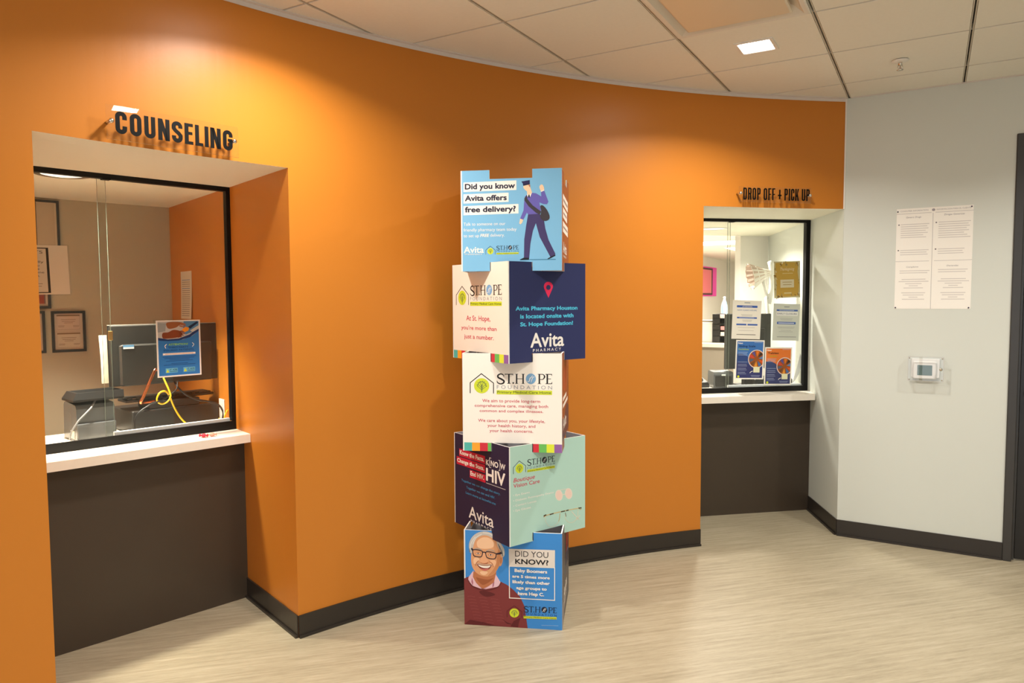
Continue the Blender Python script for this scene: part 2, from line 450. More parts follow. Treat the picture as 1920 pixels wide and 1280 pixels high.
LIME = (208, 220, 52); LOGO_GREY = (150, 152, 160)
def hope_logo(A, tl, tr, br, bl, dark=(30, 26, 24), grey=LOGO_GREY, disc=(124, 172, 214), k='logo', layer=1, house=None):
    """house with a tree beside the foundation's name, drawn in a 870 by 226 box"""
    m = homography([(0, 0), (870, 0), (870, 226), (0, 226)], [tl, tr, br, bl])
    old = A.map; A.map = lambda p: old(m(p))
    A.stroke(k, [(5, 216), (5, 102), (125, 4), (255, 104), (255, 216)], 9, house or dark, layer)
    A.ellipse(k, (128, 134), 82, 82, LIME, layer)
    g = (84, 104, 74)
    A.stroke(k, [(130, 200), (130, 160), (128, 110)], [9, 6, 3], g, layer+1)
    for a, b in (((130, 165), (96, 120)), ((130, 165), (166, 118)), ((129, 150), (110, 92)), ((129, 150), (150, 90)), ((128, 178), (84, 142)), ((130, 178), (176, 142))):
        A.stroke(k, [a, ((a[0]+b[0])/2, (a[1]+b[1])/2-2), b], [6, 5, 2], g, layer+1)
    for i in range(14):
        an = math.radians(180+i*180/13); rr = 44+8*(i % 2)
        A.ellipse(k, (130+rr*math.cos(an)*.95, 138+rr*math.sin(an)), 6, 6, g, layer+1, n=8)
    # ST.HOPE with thin bars and thick stems
    A.stroke(k, [(366, 36), (356, 14), (328, 6), (302, 22), (306, 44), (340, 62), (366, 82), (358, 104), (328, 112), (298, 98), (292, 78)], [4, 10, 12, 16, 18, 18, 18, 16, 12, 10, 4], dark, layer, smooth=3)
    A.rect(k, 374, 4, 462, 12, dark, layer); A.rect(k, 410, 4, 426, 110, dark, layer); A.rect(k, 400, 104, 436, 110, dark, layer)
    A.poly(k, [(374, 4), (374, 28), (380, 12)], dark, layer); A.poly(k, [(462, 4), (462, 28), (456, 12)], dark, layer)
    A.ellipse(k, (464, 102), 9, 9, dark, layer, n=12)
    A.rect(k, 492, 4, 507, 110, dark, layer); A.rect(k, 560, 4, 575, 110, dark, layer); A.rect(k, 507, 54, 560, 60, dark, layer)
    for x in (484, 552): A.rect(k, x, 4, x+31, 9, dark, layer); A.rect(k, x, 105, x+31, 110, dark, layer)
    A.ellipse(k, (648, 56), 52, 56, disc, layer)
    w = (240, 240, 238)
    A.stroke(k, [(610, 80), (630, 84), (640, 50), (658, 36), (664, 18)], [3, 7, 9, 7, 3], w, layer+1, smooth=3)
    A.stroke(k, [(688, 36), (670, 40), (656, 72), (650, 96)], [3, 7, 7, 3], w, layer+1, smooth=3)
    A.rect(k, 728, 4, 744, 110, dark, layer); A.rect(k, 718, 105, 754, 110, dark, layer); A.rect(k, 718, 4, 744, 9, dark, layer)
    A.stroke(k, [(744, 8), (776, 10), (790, 34), (774, 60), (744, 62)], [6, 8, 16, 8, 6], dark, layer, smooth=3)
    A.rect(k, 810, 4, 826, 110, dark, layer); A.rect(k, 800, 4, 866, 11, dark, layer); A.rect(k, 800, 103, 868, 110, dark, layer); A.rect(k, 826, 53, 856, 59, dark, layer)
    A.poly(k, [(866, 4), (866, 28), (858, 10)], dark, layer); A.poly(k, [(868, 110), (868, 84), (858, 104)], dark, layer)
    A.text(k, 'F O U N D A T I O N', (290, 166), (868, 166), (290, 128), grey, layer, .0)
    A.rect(k, 288, 180, 868, 225, LIME, layer)
    A.text(k, 'Primary Medical Care Home', (296, 213), (858, 213), (296, 189), (70, 84, 50), layer+1, .008)
    A.map = old

# ================================================================ the room
H = 2.795
CX, CY, RAD = 2.762, .595, 5.475           # the orange wall is an arc round this point
def th(x, y): return math.atan2(y-CY, x-CX)
def ap(t, r=RAD): return (CX+r*math.cos(t), CY+r*math.sin(t))
TA = math.pi+math.asin(3.10/RAD)          # where the arc meets the back wall, behind the camera
TL0, TL1 = th(-2.669, 1.293), th(-2.486, 2.240)
TR0, TE = th(-1.213, 4.360), th(-.489, 4.985)
ZS_L, ZS_R = 2.129, 2.107                 # soffits of the two window recesses
ZC = .871                                 # counter tops
WT = .12

def arc_pts(t0, t1, r, n): return [ap(t0+(t1-t0)*i/n, r) for i in range(n+1)]
def arc_prism(mb, t0, t1, r0, r1, z0, z1, mat, bottom=None, n=None):
    n = n or max(3, int(abs(t1-t0)*RAD/.06))
    a, b = arc_pts(t0, t1, r0, n), arc_pts(t0, t1, r1, n)
    for i in range(n):
        mb.face([(*a[i], z0), (*a[i+1], z0), (*a[i+1], z1), (*a[i], z1)], mat, True)
        mb.face([(*b[i+1], z0), (*b[i], z0), (*b[i], z1), (*b[i+1], z1)], mat, True)
        mb.face([(*a[i], z0), (*b[i], z0), (*b[i+1], z0), (*a[i+1], z0)], bottom or mat)
        mb.face([(*a[i], z1), (*a[i+1], z1), (*b[i+1], z1), (*b[i], z1)], mat)
    mb.face([(*a[0], z0), (*a[0], z1), (*b[0], z1), (*b[0], z0)], mat)
    mb.face([(*a[n], z0), (*b[n], z0), (*b[n], z1), (*a[n], z1)], mat)

# local frames of the two recesses: x along the counter, y into the room behind, z up
FL = Fr((-3.252, 1.575, 0), (.245, .9695, 0), (-.9695, .245, 0))
FR = Fr((-1.383, 4.944, 0), (.755, .655, 0), (-.655, .755, 0))
def xy(F, s, d): p = F.w((s, d, 0)); return (p.x, p.y)

mb = MB(); mb.prism([(-5, -2.62), (3.2, -2.62), (3.2, 14.2), (-5, 14.2)], -.05, 0, 'floor'); struct(mb, 'floor')

mb = MB()
arc_prism(mb, TA, TL0, RAD, RAD+WT, 0, H, 'orange')
arc_prism(mb, TL0, TL1, RAD, RAD+WT, ZS_L, H, 'orange', 'soffit')
arc_prism(mb, TL1, TR0, RAD, RAD+WT, 0, H, 'orange')
arc_prism(mb, TR0, TE, RAD, RAD+WT, ZS_R, H, 'orange', 'soffit')
struct(mb, 'wall_left')

# grey wall with the dark door at its right
E0 = ap(TE); GY = E0[1]
mb = MB()
mb.prism([(E0[0], GY), (.393, GY), (.393, GY+WT), (E0[0]-.03, GY+WT)], 0, H, 'grey_wall')
mb.prism([(.393, GY), (1.433, GY), (1.433, GY+WT), (.393, GY+WT)], 2.47, H, 'grey_wall')
mb.prism([(1.433, GY), (3.0, GY), (3.0, GY+WT), (1.433, GY+WT)], 0, H, 'grey_wall')
struct(mb, 'wall_right')
mb = MB(); mb.prism([(3.0, -2.5), (3.1, -2.5), (3.1, GY+WT), (3.0, GY+WT)], 0, H, 'grey_wall'); struct(mb, 'wall_far_right')
mb = MB()
for x0, x1, z0, z1 in ((-2.0, -1.5, 0, H), (2.6, 3.1, 0, H), (-1.5, 2.6, 2.35, H), (-1.5, 2.6, 0, .10)):  # wide opening added out of view to let sky fill light in
    mb.box(WORLD, (x0, -2.6, z0), (x1, -2.5, z1), 'grey_wall')
struct(mb, 'wall_back')
mb = MB()
for x in (-1.48, -.12, 1.24, 2.58): mb.box(WORLD, (x-.02, -2.58, .10), (x+.02, -2.52, 2.35), 'black_alu')
for z in (.12, 2.33): mb.box(WORLD, (-1.46, -2.58, z-.02), (2.56, -2.52, z+.02), 'black_alu')
struct(mb, 'fill_window')  # bars of the added fill opening, never in view

# ceiling: tegular tiles in a slotted grid
GX0, GY0, U = -1.7003, 3.4329, .6096
mb = MB()
i0, i1, j0, j1 = -3, 8, -10, 3
zt, zg = H+.002, H+.032
mb.prism([(GX0+i0*U-.9, GY0+j0*U), (GX0+i1*U, GY0+j0*U), (GX0+i1*U, GY0+j1*U), (GX0+i0*U-.9, GY0+j1*U)], zg, zg+.06, 'groove')
for i in range(i0, i1):
    for j in range(j0, j1):
        x0, x1, y0, y1 = GX0+i*U, GX0+(i+1)*U, GY0+j*U, GY0+(j+1)*U
        if (i, j) != (1, -1): mb.box(WORLD, (x0+.010, y0+.0068, zt), (x1-.010, y1-.0068, zg), 'tile')
for i in range(i0, i1+1):
    x = GX0+i*U
    for sgn in (-1, 1):
        mb.box(WORLD, (x+sgn*.0036, GY0+j0*U, zt+.0015), (x+sgn*.0082, GY0+j1*U, zg), 'tbar')
for j in range(j0, j1+1):
    y = GY0+j*U
    mb.box(WORLD, (GX0+i0*U, y-.0028, zt+.0022), (GX0+i1*U, y+.0028, zg), 'tbar')
struct(mb, 'ceiling')
mb = MB(); arc_prism(mb, TA, TE, RAD-.022, RAD-.0005, H-.0025, H+.0015, 'trimw'); arc_prism(mb, TA, TE, RAD-.003, RAD-.0005, H-.02, H-.0025, 'trimw'); struct(mb, 'trim_1')
mb = MB(); mb.box(WORLD, (E0[0]+.03, GY-.010, H-.003), (3.0, GY-.0005, H+.0015), 'trimw'); struct(mb, 'trim_2')
mb = MB(); mb.box(WORLD, (E0[0]-.004, GY-.006, ZS_R), (E0[0]+.006, GY-.0005, H-.003), 'white_wall'); struct(mb, 'trim_3')

# baseboards with a small coved toe
def base_arc(t0, t1, name):
    mb = MB()
    arc_prism(mb, t0, t1, RAD-.007, RAD-.0005, .012, .104, 'base')
    arc_prism(mb, t0, t1, RAD-.016, RAD-.0005, 0, .012, 'base')
    struct(mb, name)
def base_line(p, q, name, flip=1):
    d = Vector((q[0]-p[0], q[1]-p[1])).normalized(); n = Vector((-d.y, d.x))*flip
    mb = MB()
    for w, z0, z1 in ((.007, .012, .104), (.016, 0, .012)):
        mb.prism([(p[0]+n.x*.0005, p[1]+n.y*.0005), (q[0]+n.x*.0005, q[1]+n.y*.0005), (q[0]+n.x*w, q[1]+n.y*w), (p[0]+n.x*w, p[1]+n.y*w)], z0, z1, 'base')
    struct(mb, name)
base_arc(TA, TL0, 'baseboard_left'); base_arc(TL1, TR0, 'baseboard_middle')

# ---------------------------------------------------------------- counseling recess and booth
JL = ap(TL1); JB = (-4.138, 2.782)
jd = Vector((JB[0]-JL[0], JB[1]-JL[1])).normalized(); jn = Vector((-jd.y, jd.x))*-1   # jn points away from the booth
if (Vector((JL[0], JL[1]))+jn*.1 - Vector((-3.2, 2.0))).length < (Vector((JL[0], JL[1]))-jn*.1 - Vector((-3.2, 2.0))).length: jn = -jn
js = Vector((JL[0], JL[1]))+jd*(WT+.0005); je = Vector(JB)
mb = MB(); mb.prism([js, je+jd*.1, je+jd*.1+jn*.1, js+jn*.1], 0, ZS_L+.08, 'orange'); struct(mb, 'wall_counseling_right')
JL0 = Vector(ap(TL0)); ld = Vector((math.cos(TL0), math.sin(TL0))); ln = Vector((-ld.y, ld.x))
if (JL0+ln-Vector((-2.6, 2.0))).length < (JL0-ln-Vector((-2.6, 2.0))).length: ln = -ln
le = JL0+ld*1.80
mb = MB(); mb.prism([JL0+ld*(WT+.0005), le, le+ln*.1, JL0+ld*(WT+.0005)+ln*.1], 0, ZS_L+.08, 'orange'); struct(mb, 'wall_counseling_left')
bd = Vector((.302, .953)).normalized(); bn = Vector((-bd.y, bd.x))
B0 = Vector(JB); B1 = B0-bd*1.42
mb = MB(); mb.prism([B0, B1, B1+bn*.1, B0+bn*.1], 0, ZS_L+.08, 'taupe'); struct(mb, 'wall_counseling_back')
FB = Fr((B0.x, B0.y, 0), (bd.x, bd.y, 0), (-bn.x, -bn.y, 0))      # x towards the orange wall, y out of the wall
soff = arc_pts(TL0, TL1, RAD+WT+.0005, 12)
mb = MB(); mb.prism(soff+[(je.x, je.y), (B1.x, B1.y), (le.x, le.y)], ZS_L, ZS_L+.08, 'soffit'); struct(mb, 'ceiling_counseling')
mb = MB(); mb.prism([xy(FL, -.205, 0), xy(FL, .884, 0), xy(FL, .887, .05), xy(FL, -.208, .05)], 0, ZC-.042, 'dark_panel'); struct(mb, 'wall_counseling_front')
tj = -(Vector((JL[0], JL[1]))-Vector((FL.o.x, FL.o.y))).dot(Vector((FL.y.x, FL.y.y)))/jd.dot(Vector((FL.y.x, FL.y.y)))
base_line((JL[0], JL[1]), (JL[0]+jd.x*tj, JL[1]+jd.y*tj), 'baseboard_counseling', flip=1 if jn.dot(Vector((-jd.y, jd.x))) < 0 else -1)

# ---------------------------------------------------------------- pick up recess and office
rr = Vector(xy(FR, .852, 0)); r2 = Vector(xy(FR, 1.284, 1.35)); e0 = Vector((E0[0], E0[1]))
jv = (rr-e0).normalized()
mb = MB()
s0 = e0+Vector((-.0605, .1235))          # jamb starts where the grey wall's end face stops
mb.prism([s0, rr, r2, r2+Vector((.1, .03)), rr+Vector((.1, .03)), s0+Vector((.1, .0))], 0, ZS_R+.07, 'grey_wall')
mb.prism([e0+Vector((-.0005, 0)), s0, s0+Vector((.03, 0)), e0+Vector((-.0305, WT))], 0, ZS_R, 'grey_wall')
struct(mb, 'wall_pickup_right')
J0 = Vector(ap(TR0)); rd = Vector((math.cos(TR0), math.sin(TR0))); rn = Vector((-rd.y, rd.x))
if (J0+rn-e0).length < (J0-rn-e0).length: rn = -rn
mb = MB(); mb.prism([J0+rd*(WT+.0005), J0+rd*1.2, J0+rd*1.2+rn*.1, J0+rd*(WT+.0005)+rn*.1], 0, ZS_R+.07, 'white_wall'); struct(mb, 'wall_pickup_left')
mb = MB(); mb.prism([xy(FR, 1.010, 1.3505), xy(FR, 1.285, 1.3505), xy(FR, 1.285, 1.45), xy(FR, 1.010, 1.45)], 0, ZS_R+.07, 'white_wall'); struct(mb, 'wall_pickup_back')
soff = arc_pts(TR0, TE, RAD+WT+.0005, 12)
mb = MB(); mb.prism(soff+[(e0.x-.0016, e0.y+.0015), (s0.x-.002, s0.y+.001), (rr.x, rr.y), (r2.x, r2.y), xy(FR, -.35, 1.35)], ZS_R, ZS_R+.07, 'soffit'); struct(mb, 'ceiling_pickup')
mb = MB(); mb.prism([xy(FR, -.245, 0), xy(FR, .850, 0), xy(FR, .855, .04), xy(FR, -.245, .04)], 0, .8225, 'dark_panel'); struct(mb, 'wall_pickup_front')
mb = MB(); mb.box(WORLD, (-3.25, 5.3, 2.2), (.7, 14.1, 2.26), 'white_wall'); struct(mb, 'ceiling_office')
mb = MB(); mb.box(WORLD, (-3.23, 5.0, 0), (-3.13, 14.1, 2.2), 'white_wall'); struct(mb, 'wall_office_left')
mb = MB(); mb.box(WORLD, (-3.13, 14.0, 0), (.7, 14.1, 2.2), 'white_wall'); struct(mb, 'wall_office_back')
mb = MB(); mb.box(WORLD, (.6, 5.2, 0), (.7, 14.0, 2.2), 'white_wall'); struct(mb, 'wall_office_right')
jn2 = Vector((-jv.y, jv.x))
base_line((E0[0], E0[1]), (rr.x, rr.y), 'baseboard_pickup', flip=1 if jn2.x < 0 else -1)
base_line((E0[0], GY), (.392, GY), 'baseboard_right', flip=-1)

# door 1: dark leaf in a dark steel frame
d1 = bpy.data.objects.new('door_1', None); COL.objects.link(d1); d1.location = (.90, GY, 0); d1['kind'] = 'structure'
mb = MB()
for x0, x1 in ((.394, .438), (1.388, 1.432)):
    mb.box(WORLD, (x0, GY-.014, 0), (x1, GY+.119, 2.469), 'door_frame', bevel=.003)
mb.box(WORLD, (.438, GY-.014, 2.42), (1.388, GY+.119, 2.469), 'door_frame', bevel=.003)
for x0, x1 in ((.438, .452), (1.374, 1.388)):
    mb.box(WORLD, (x0, GY+.03, 0), (x1, GY+.07, 2.42), 'door_frame')
mb.build('door_frame', d1)
mb = MB(); mb.box(WORLD, (.4535, GY+.03, .008), (1.3725, GY+.072, 2.417), 'door', bevel=.002); lf = mb.build('door_leaf', d1)
mb = MB()
hf = Fr((.505, GY+.03, .985), (1, 0, 0), (0, 0, 1), (0, -1, 0))
mb.lathe(hf, [(.034, .0), (.034, .006), (.014, .010), (.012, .035), (.026, .042), (.030, .056), (.024, .068), (.0, .072)], 'chrome', 24); mb.build('door_knob', d1)

# ---------------------------------------------------------------- counters
def counter(F, pts, z, t):
    mb = MB()
    q = [xy(F, *p) for p in pts]
    mb.prism(q, z-t, z, 'counter')
    return mb
mb = counter(FL, [(-.195, -.086), (.872, -.086), (.908, .62), (-.27, .62)], ZC, .042)
tag(mb.build('countertop'), 'white laminate counter top running through the counseling window', 'counter')
mb = counter(FR, [(-.235, -.116), (.812, -.116), (.851, .0), (1.02, .55), (-.235, .55)], .867, .044)
tag(mb.build('countertop'), 'white laminate counter top running through the drop off window', 'counter')

# ---------------------------------------------------------------- sliding windows
def window(F, name, s0, s1, d, z0, z1, bar, sill, split, overlap, pull=None):
    w = bpy.data.objects.new(name, None); COL.objects.link(w); w['kind'] = 'structure'
    w.location = F.w(((s0+s1)/2, d, z0))
    mb = MB()
    mb.box(F, (s0, d, z1-bar), (s1, d+.036, z1), 'black_alu')
    mb.box(F, (s1-.032, d, z0+sill), (s1, d+.036, z1-bar), 'black_alu')
    mb.box(F, (s0, d, z0+sill), (s0+.032, d+.036, z1-bar), 'black_alu')
    mb.box(F, (s0, d, z0), (s1, d+.05, z0+sill*.62), 'black_alu')
    mb.box(F, (s0, d, z0+sill*.62), (s1, d+.008, z0+sill), 'black_alu')
    mb.box(F, (s0, d+.021, z0+sill*.62), (s1, d+.026, z0+sill*.9), 'black_alu')
    mb.box(F, (split+overlap*.55, d, z1-bar-.004), (split+overlap*.55+.035, d+.036, z1-bar), 'black_alu')
    mb.build('window_frame', w)
    zt, zb = z1-bar+.002, z0+sill*.7
    for k, (a, b, y) in enumerate(((s0+.016, split+overlap, d+.027), (split, s1-.028, d+.012))):
        mb = MB()
        q0, q1 = (a, y, zb), (b, y+.006, zt)
        c = [(a, y), (b, y), (b, y+.006), (a, y+.006)]
        lo, hi = [F.w((*p, zb)) for p in c], [F.w((*p, zt)) for p in c]
        mb.face([lo[0], lo[1], hi[1], hi[0]], 'glass'); mb.face([lo[2], lo[3], hi[3], hi[2]], 'glass')
        mb.face([lo[1], lo[2], hi[2], hi[1]], 'glass_edge'); mb.face([lo[3], lo[0], hi[0], hi[3]], 'glass_edge')
        mb.face(hi, 'glass_edge'); mb.face(lo[::-1], 'glass_edge')
        mb.build('glass_pane', w)
    mb = MB(); mb.box(F, (split+overlap, d+.027, z0+sill*.62), (s1-.033, d+.049, z0+sill+.012), 'alu'); mb.build('track', w)
    if pull:
        mb = MB(); mb.box(F, (pull[0]-.010, d+.007, pull[1]-.022), (pull[0]+.010, d+.012, pull[1]+.022), paint('brass_pull', (190, 164, 110), .3, metal=.6), bevel=.002); mb.build('finger_pull', w)
    return w
window(FL, 'window_1', -.21, .892, .105, ZC, ZS_L, .022, .045, .268, .040, pull=(.300, 1.385))
window(FR, 'window_2', -.24, .868, .065, .867, ZS_R, .020, .038, .230, .028)

# ---------------------------------------------------------------- ceiling fittings
def downlight(loc, label):
    t = thing('downlight', label, 'ceiling light', loc, 'square recessed downlights')
    F = Fr(loc); a = .073; b = .092
    mb = MB()
    ring = lambda r, z: [F.w((r, r, z)), F.w((-r, r, z)), F.w((-r, -r, z)), F.w((r, -r, z))]
    mb.loft([ring(b, .002), ring(b, -.003), ring(a+.004, -.004), ring(a, -.001)], 'white_plastic', False)
    mb.build('trim_ring', t)
    mb = MB(); mb.face(ring(a, -.001)[::-1], 'lamp_lens'); mb.build('lens', t)
    li = bpy.data.lights.new('downlight_beam', 'AREA'); li.shape = 'SQUARE'; li.size = .14
    li.energy = DOWNLIGHT_W; li.color = LIGHT_COL; li.spread = math.radians(140)
    lo = bpy.data.objects.new('lamp', li); COL.objects.link(lo); lo.parent = t; lo.location = (0, 0, -.006)
    return t
base = downlight((GX0+1.5*U, GY0+.5*U, H), 'square recessed downlight in the ceiling over the drop off window')
for (i, j, lab) in ((-.5, -2.5, 'square recessed downlight close to the wall above the counseling window'),
                    (2.5, -2.5, 'square recessed downlight reflected in the acrylic counseling sign'),
                    (2.5, -5.5, 'square recessed downlight behind the viewer'),
                    (4.5, .5, 'square recessed downlight near the dark door')):
    x, y = GX0+i*U, GY0+j*U
    if (i, j) == (2.5, -2.5): x, y = -.265, 1.845
    c = copy_tree(base, Vector((x, y, H))-base.location)
    c['label'] = lab

# plaque air diffuser
dx, dy = GX0+1*U+U/2, GY0-U/2
t = thing('air_diffuser', 'square plaque air diffuser in the ceiling beside the lit downlight', 'air vent', (dx, dy, H))
F = Fr((dx, dy, H))
ring = lambda r, z: [F.w((r, r, z)), F.w((-r, r, z)), F.w((-r, -r, z)), F.w((r, -r, z))]
mb = MB(); mb.loft([ring(.297, .0015), ring(.297, -.005), ring(.290, -.007), ring(.272, -.006)], paint('diffuser_frame', (226, 224, 216), .4), False); mb.build('outer_frame', t)
mb = MB(); mb.loft([ring(.272, -.006), ring(.262, .002), ring(.240, .018), ring(.222, .028), ring(.200, .030)], paint('diffuser_cone', (222, 214, 198), .35), False); mb.build('cone', t)
mb = MB(); mb.loft([ring(.226, .006), ring(.232, -.002), ring(.230, -.008), ring(.222, -.011)], paint('diffuser_plaque', (224, 210, 186), .3), True); mb.build('plaque', t)

# sprinkler
sx, sy = -.177, 4.349
t = thing('sprinkler', 'chrome pendant fire sprinkler hanging from the ceiling near the grey wall', 'sprinkler', (sx, sy, H))
F = Fr((sx, sy, H+.001), (1, 0, 0), (0, -1, 0), (0, 0, -1))
mb = MB(); mb.lathe(F, [(.030, 0), (.042, .003), (.040, .006), (.018, .012), (.012, .012)], 'white_plastic', 24); mb.build('escutcheon', t)
mb = MB(); mb.lathe(F, [(.010, .010), (.010, .022), (.007, .024), (.007, .028)], 'chrome', 12)
for a in (-1, 1): mb.tube([F.w((a*.008, 0, .024)), F.w((a*.012, 0, .036)), F.w((a*.004, 0, .048))], .0022, 'chrome', 6)
mb.tube([F.w((0, 0, .028)), F.w((0, 0, .048))], .003, paint('glass_bulb', (200, 176, 160), .2), 8)
mb.build('frame', t)
mb = MB(); mb.lathe(F, [(.003, .048), (.016, .050), (.016, .052), (.0, .053)], 'chrome', 16); mb.build('deflector', t)

# ---------------------------------------------------------------- acrylic signs over the recesses
def acrylic_sign(S0, S1, z0, z1, gap, word, l0, l1, lz0, lz1, spec, off, label, kz):
    S0, S1 = Vector((*S0, 0)), Vector((*S1, 0)); L = (S1-S0).length
    F = Fr((S0.x, S0.y, 0), S1-S0, (0, 0, 1), (S1-S0).cross(Vector((0, 0, 1))))
    if F.z.dot(Vector((CX, CY, 0))-S0) < 0: F.z = -F.z
    t = thing('acrylic_sign', label, 'sign', F.w((L/2, (z0+z1)/2, -gap)))
    mb = MB(); th_ = .006
    q = [(0, z0), (L, z0), (L, z1), (0, z1)]
    f, b = [F.w((*p, 0)) for p in q], [F.w((*p, -th_)) for p in q]
    mb.face(f, 'acrylic'); mb.face(b[::-1], 'acrylic')
    for i in range(4):
        j = (i+1) % 4; mb.face([b[i], b[j], f[j], f[i]], 'acrylic_edge' if i in (0,) else 'acrylic')
    mb.build('plate', t)
    # letters
    hh = lz1-lz0; tot = sum(w for _, w, _ in spec)+sum(g for _, _, g in spec[:-1])
    k = (l1-l0)/tot; x = l0; st = off*k
    for ch, w, g in spec:
        mb = MB()
        if ch != ' ':
            for i, q in enumerate(block_letter(ch, w*k, hh, st)):
                zf = .0012
                a = sum(q[n][0]*q[(n+1) % 4][1]-q[(n+1) % 4][0]*q[n][1] for n in range(4))
                if a < 0: q = q[::-1]
                lo = [F.w((x+p[0], lz0+p[1], .0002)) for p in q]; hi = [F.w((x+p[0], lz0+p[1], zf)) for p in q]
                mb.hexa(lo, hi, 'vinyl')
            mb.build('letter', t)
        x += (w+g)*k
    for s in kz:
        mb = MB()
        cf = Fr(F.w((s[0], s[1], -gap)), F.x, F.y, F.z)
        mb.lathe(cf, [(.0065, -.012), (.0065, gap-th_-.0005)], 'chrome', 14)
        mb.lathe(cf, [(.0085, gap+.0002), (.009, gap+.003), (.007, gap+.006), (0, gap+.007)], 'chrome', 16)
        mb.build('standoff', t)
acrylic_sign((-2.587, 1.504), (-2.481, 1.990), 2.134, 2.258, .042, 'COUNSELING', .030, .472, 2.157, 2.238,
             [('C', .82, .2), ('O', .84, .2), ('U', .82, .2), ('N', .88, .16), ('S', .84, .16), ('E', .68, .16), ('L', .64, .14), ('I', .27, .2), ('N', .88, .18), ('G', .84, 0)], .32,
             'clear acrylic sign lettered counseling on metal standoffs above the left window', [(.017, 2.200), (.481, 2.198)])
acrylic_sign((-1.030, 4.475), (-.663, 4.803), 2.133, 2.227, .036, 'DROP', .028, .478, 2.146, 2.219,
             [('D', .62, .17), ('R', .62, .15), ('O', .62, .17), ('P', .58, .52), ('O', .62, .17), ('F', .52, .15), ('F', .52, .48), ('+', .62, .50), ('P', .58, .17), ('I', .2, .17), ('C', .6, .15), ('K', .64, .5), ('U', .62, .17), ('P', .58, 0)], .235,
             'clear acrylic sign lettered drop off and pick up above the right window', [(.014, 2.186), (.482, 2.182)])

# ================================================================ stacked display boxes
S, BH, STEP, T = .465, .459, .4187, .006
NOTCH = BH-STEP
BC = Vector((-1.752, 3.028, 0))
def notched(w0, w1, hgt, foot=False):
    a, b = S*.288, S*.712
    if foot: return [(w0, 0), (w1, 0), (w1, hgt), (b, hgt), (b, hgt-NOTCH), (a, hgt-NOTCH), (a, hgt), (w0, hgt)]
    return [(w0, 0), (a, 0), (a, NOTCH), (b, NOTCH), (b, 0), (w1, 0), (w1, hgt), (b, hgt), (b, hgt-NOTCH), (a, hgt-NOTCH), (a, hgt), (w0, hgt)]
def display_box(k, yaw, label, cols):
    """four slotted boards in a pinwheel; returns the thing, boards and board frames (front-left first)"""
    z = k*STEP
    t = thing('display_box', label, 'display box', BC+Vector((0, 0, z)), 'stacked display boxes')
    out = []
    for q in range(4):
        a = yaw+q*math.pi/2
        ux = Vector((math.cos(a), math.sin(a), 0)); n = Vector((math.sin(a), -math.cos(a), 0))
        F = Fr(BC+Vector((0, 0, z))-ux*S/2+n*S/2, ux, (0, 0, 1), n)
        mb = MB()
        pts = notched(T, S, BH, k == 0)
        mb.hexa([F.w((*p, -T)) for p in pts], [F.w((*p, 0)) for p in pts], 'foam', mtop=ink(cols[q]), mbot=M['foam_in'])
        out.append((mb.build('panel', t), F))
    return t, out
Y1 = math.radians(22.3)
Y2 = Y1-math.pi/4
def art(F, quad, cr): return Art(F, S, BH, cr(quad))

NAVY = (46, 52, 96); DKNAVY = (42, 36, 66); CREAM = (245, 234, 218); SKY = (126, 186, 224); BLUE = (62, 140, 216)
AQUA = (178, 214, 202); RED = (203, 46, 72); WHITE = (246, 240, 232); RUST = (150, 84, 52)
STRIPES = [(84, 182, 172), (244, 168, 48), (208, 48, 62), (108, 188, 92), (222, 230, 60), (146, 98, 164), (84, 150, 224)]

def avita(A, l, r, cap, col, pl, pr, pcap, k='brand_lettering'):
    A.text(k, 'Avita', l, r, cap, col, 2, .022)
    A.text(k, 'PHARMACY', pl, pr, pcap, col, 2, .012)

# --- box 5 (top): delivery man
c3 = crop(820, 290, 5.566)
t5, p5 = display_box(4, Y1, 'pale blue display box with a walking mailman, topmost of the stack', [SKY, RUST, SKY, RUST])
A = art(p5[0][1], [(260, 152), (1318, 123), (1318, 1200), (267, 1195)], c3)
P = lambda *pts: c3(pts)
for (x0, x1, yt0, yt1, yb0, yb1, txt, tl, tr, base0, base1, cap) in (
        (289, 840, 272, 252, 370, 352, 'Did you know', 304, 826, 345, 335, 286),
        (289, 758, 395, 380, 490, 475, 'Avita offers', 304, 740, 466, 458, 408),
        (289, 862, 518, 498, 612, 597, 'free delivery?', 304, 834, 585, 575, 526)):
    A.poly('printed_text', P((x0, yt0), (x1, yt1), (x1, yb1), (x0, yb0)), WHITE, 0)
    A.text('printed_text', txt, P((tl, base0))[0], P((tr, base1))[0], P((tl, cap))[0], (44, 46, 66), 1, .040)
A.text('printed_text#b', 'Talk to someone on our', P((290, 722))[0], P((725, 716))[0], P((290, 690))[0], WHITE, 1, .004)
A.text('printed_text#b', 'friendly pharmacy team today', P((290, 782))[0], P((842, 776))[0], P((290, 750))[0], WHITE, 1, .004)
A.text('printed_text#b', 'to set up', P((290, 842))[0], P((450, 840))[0], P((290, 810))[0], WHITE, 1, .004)
A.text('printed_text#b', 'FREE', P((462, 840))[0], P((556, 838))[0], P((462, 808))[0], WHITE, 1, .03, .2)
A.text('printed_text#b', 'delivery.', P((566, 838))[0], P((716, 836))[0], P((566, 806))[0], WHITE, 1, .004)
avita(A, P((292, 1006))[0], P((500, 1004))[0], P((292, 940))[0], WHITE, P((304, 1026))[0], P((486, 1024))[0], P((304, 1013))[0])
hope_logo(A, *P((518, 935), (864, 928), (864, 1022), (518, 1026)), dark=(28, 50, 70), grey=(28, 70, 96), disc=(28, 50, 70))
cm = crop(975, 320, 7.53); Q = lambda *pts: cm(pts)
I = 'illustration'
PUR, LEG, SKIN, BAG = (104, 96, 178), (66, 56, 104), (242, 208, 172), (62, 56, 62)
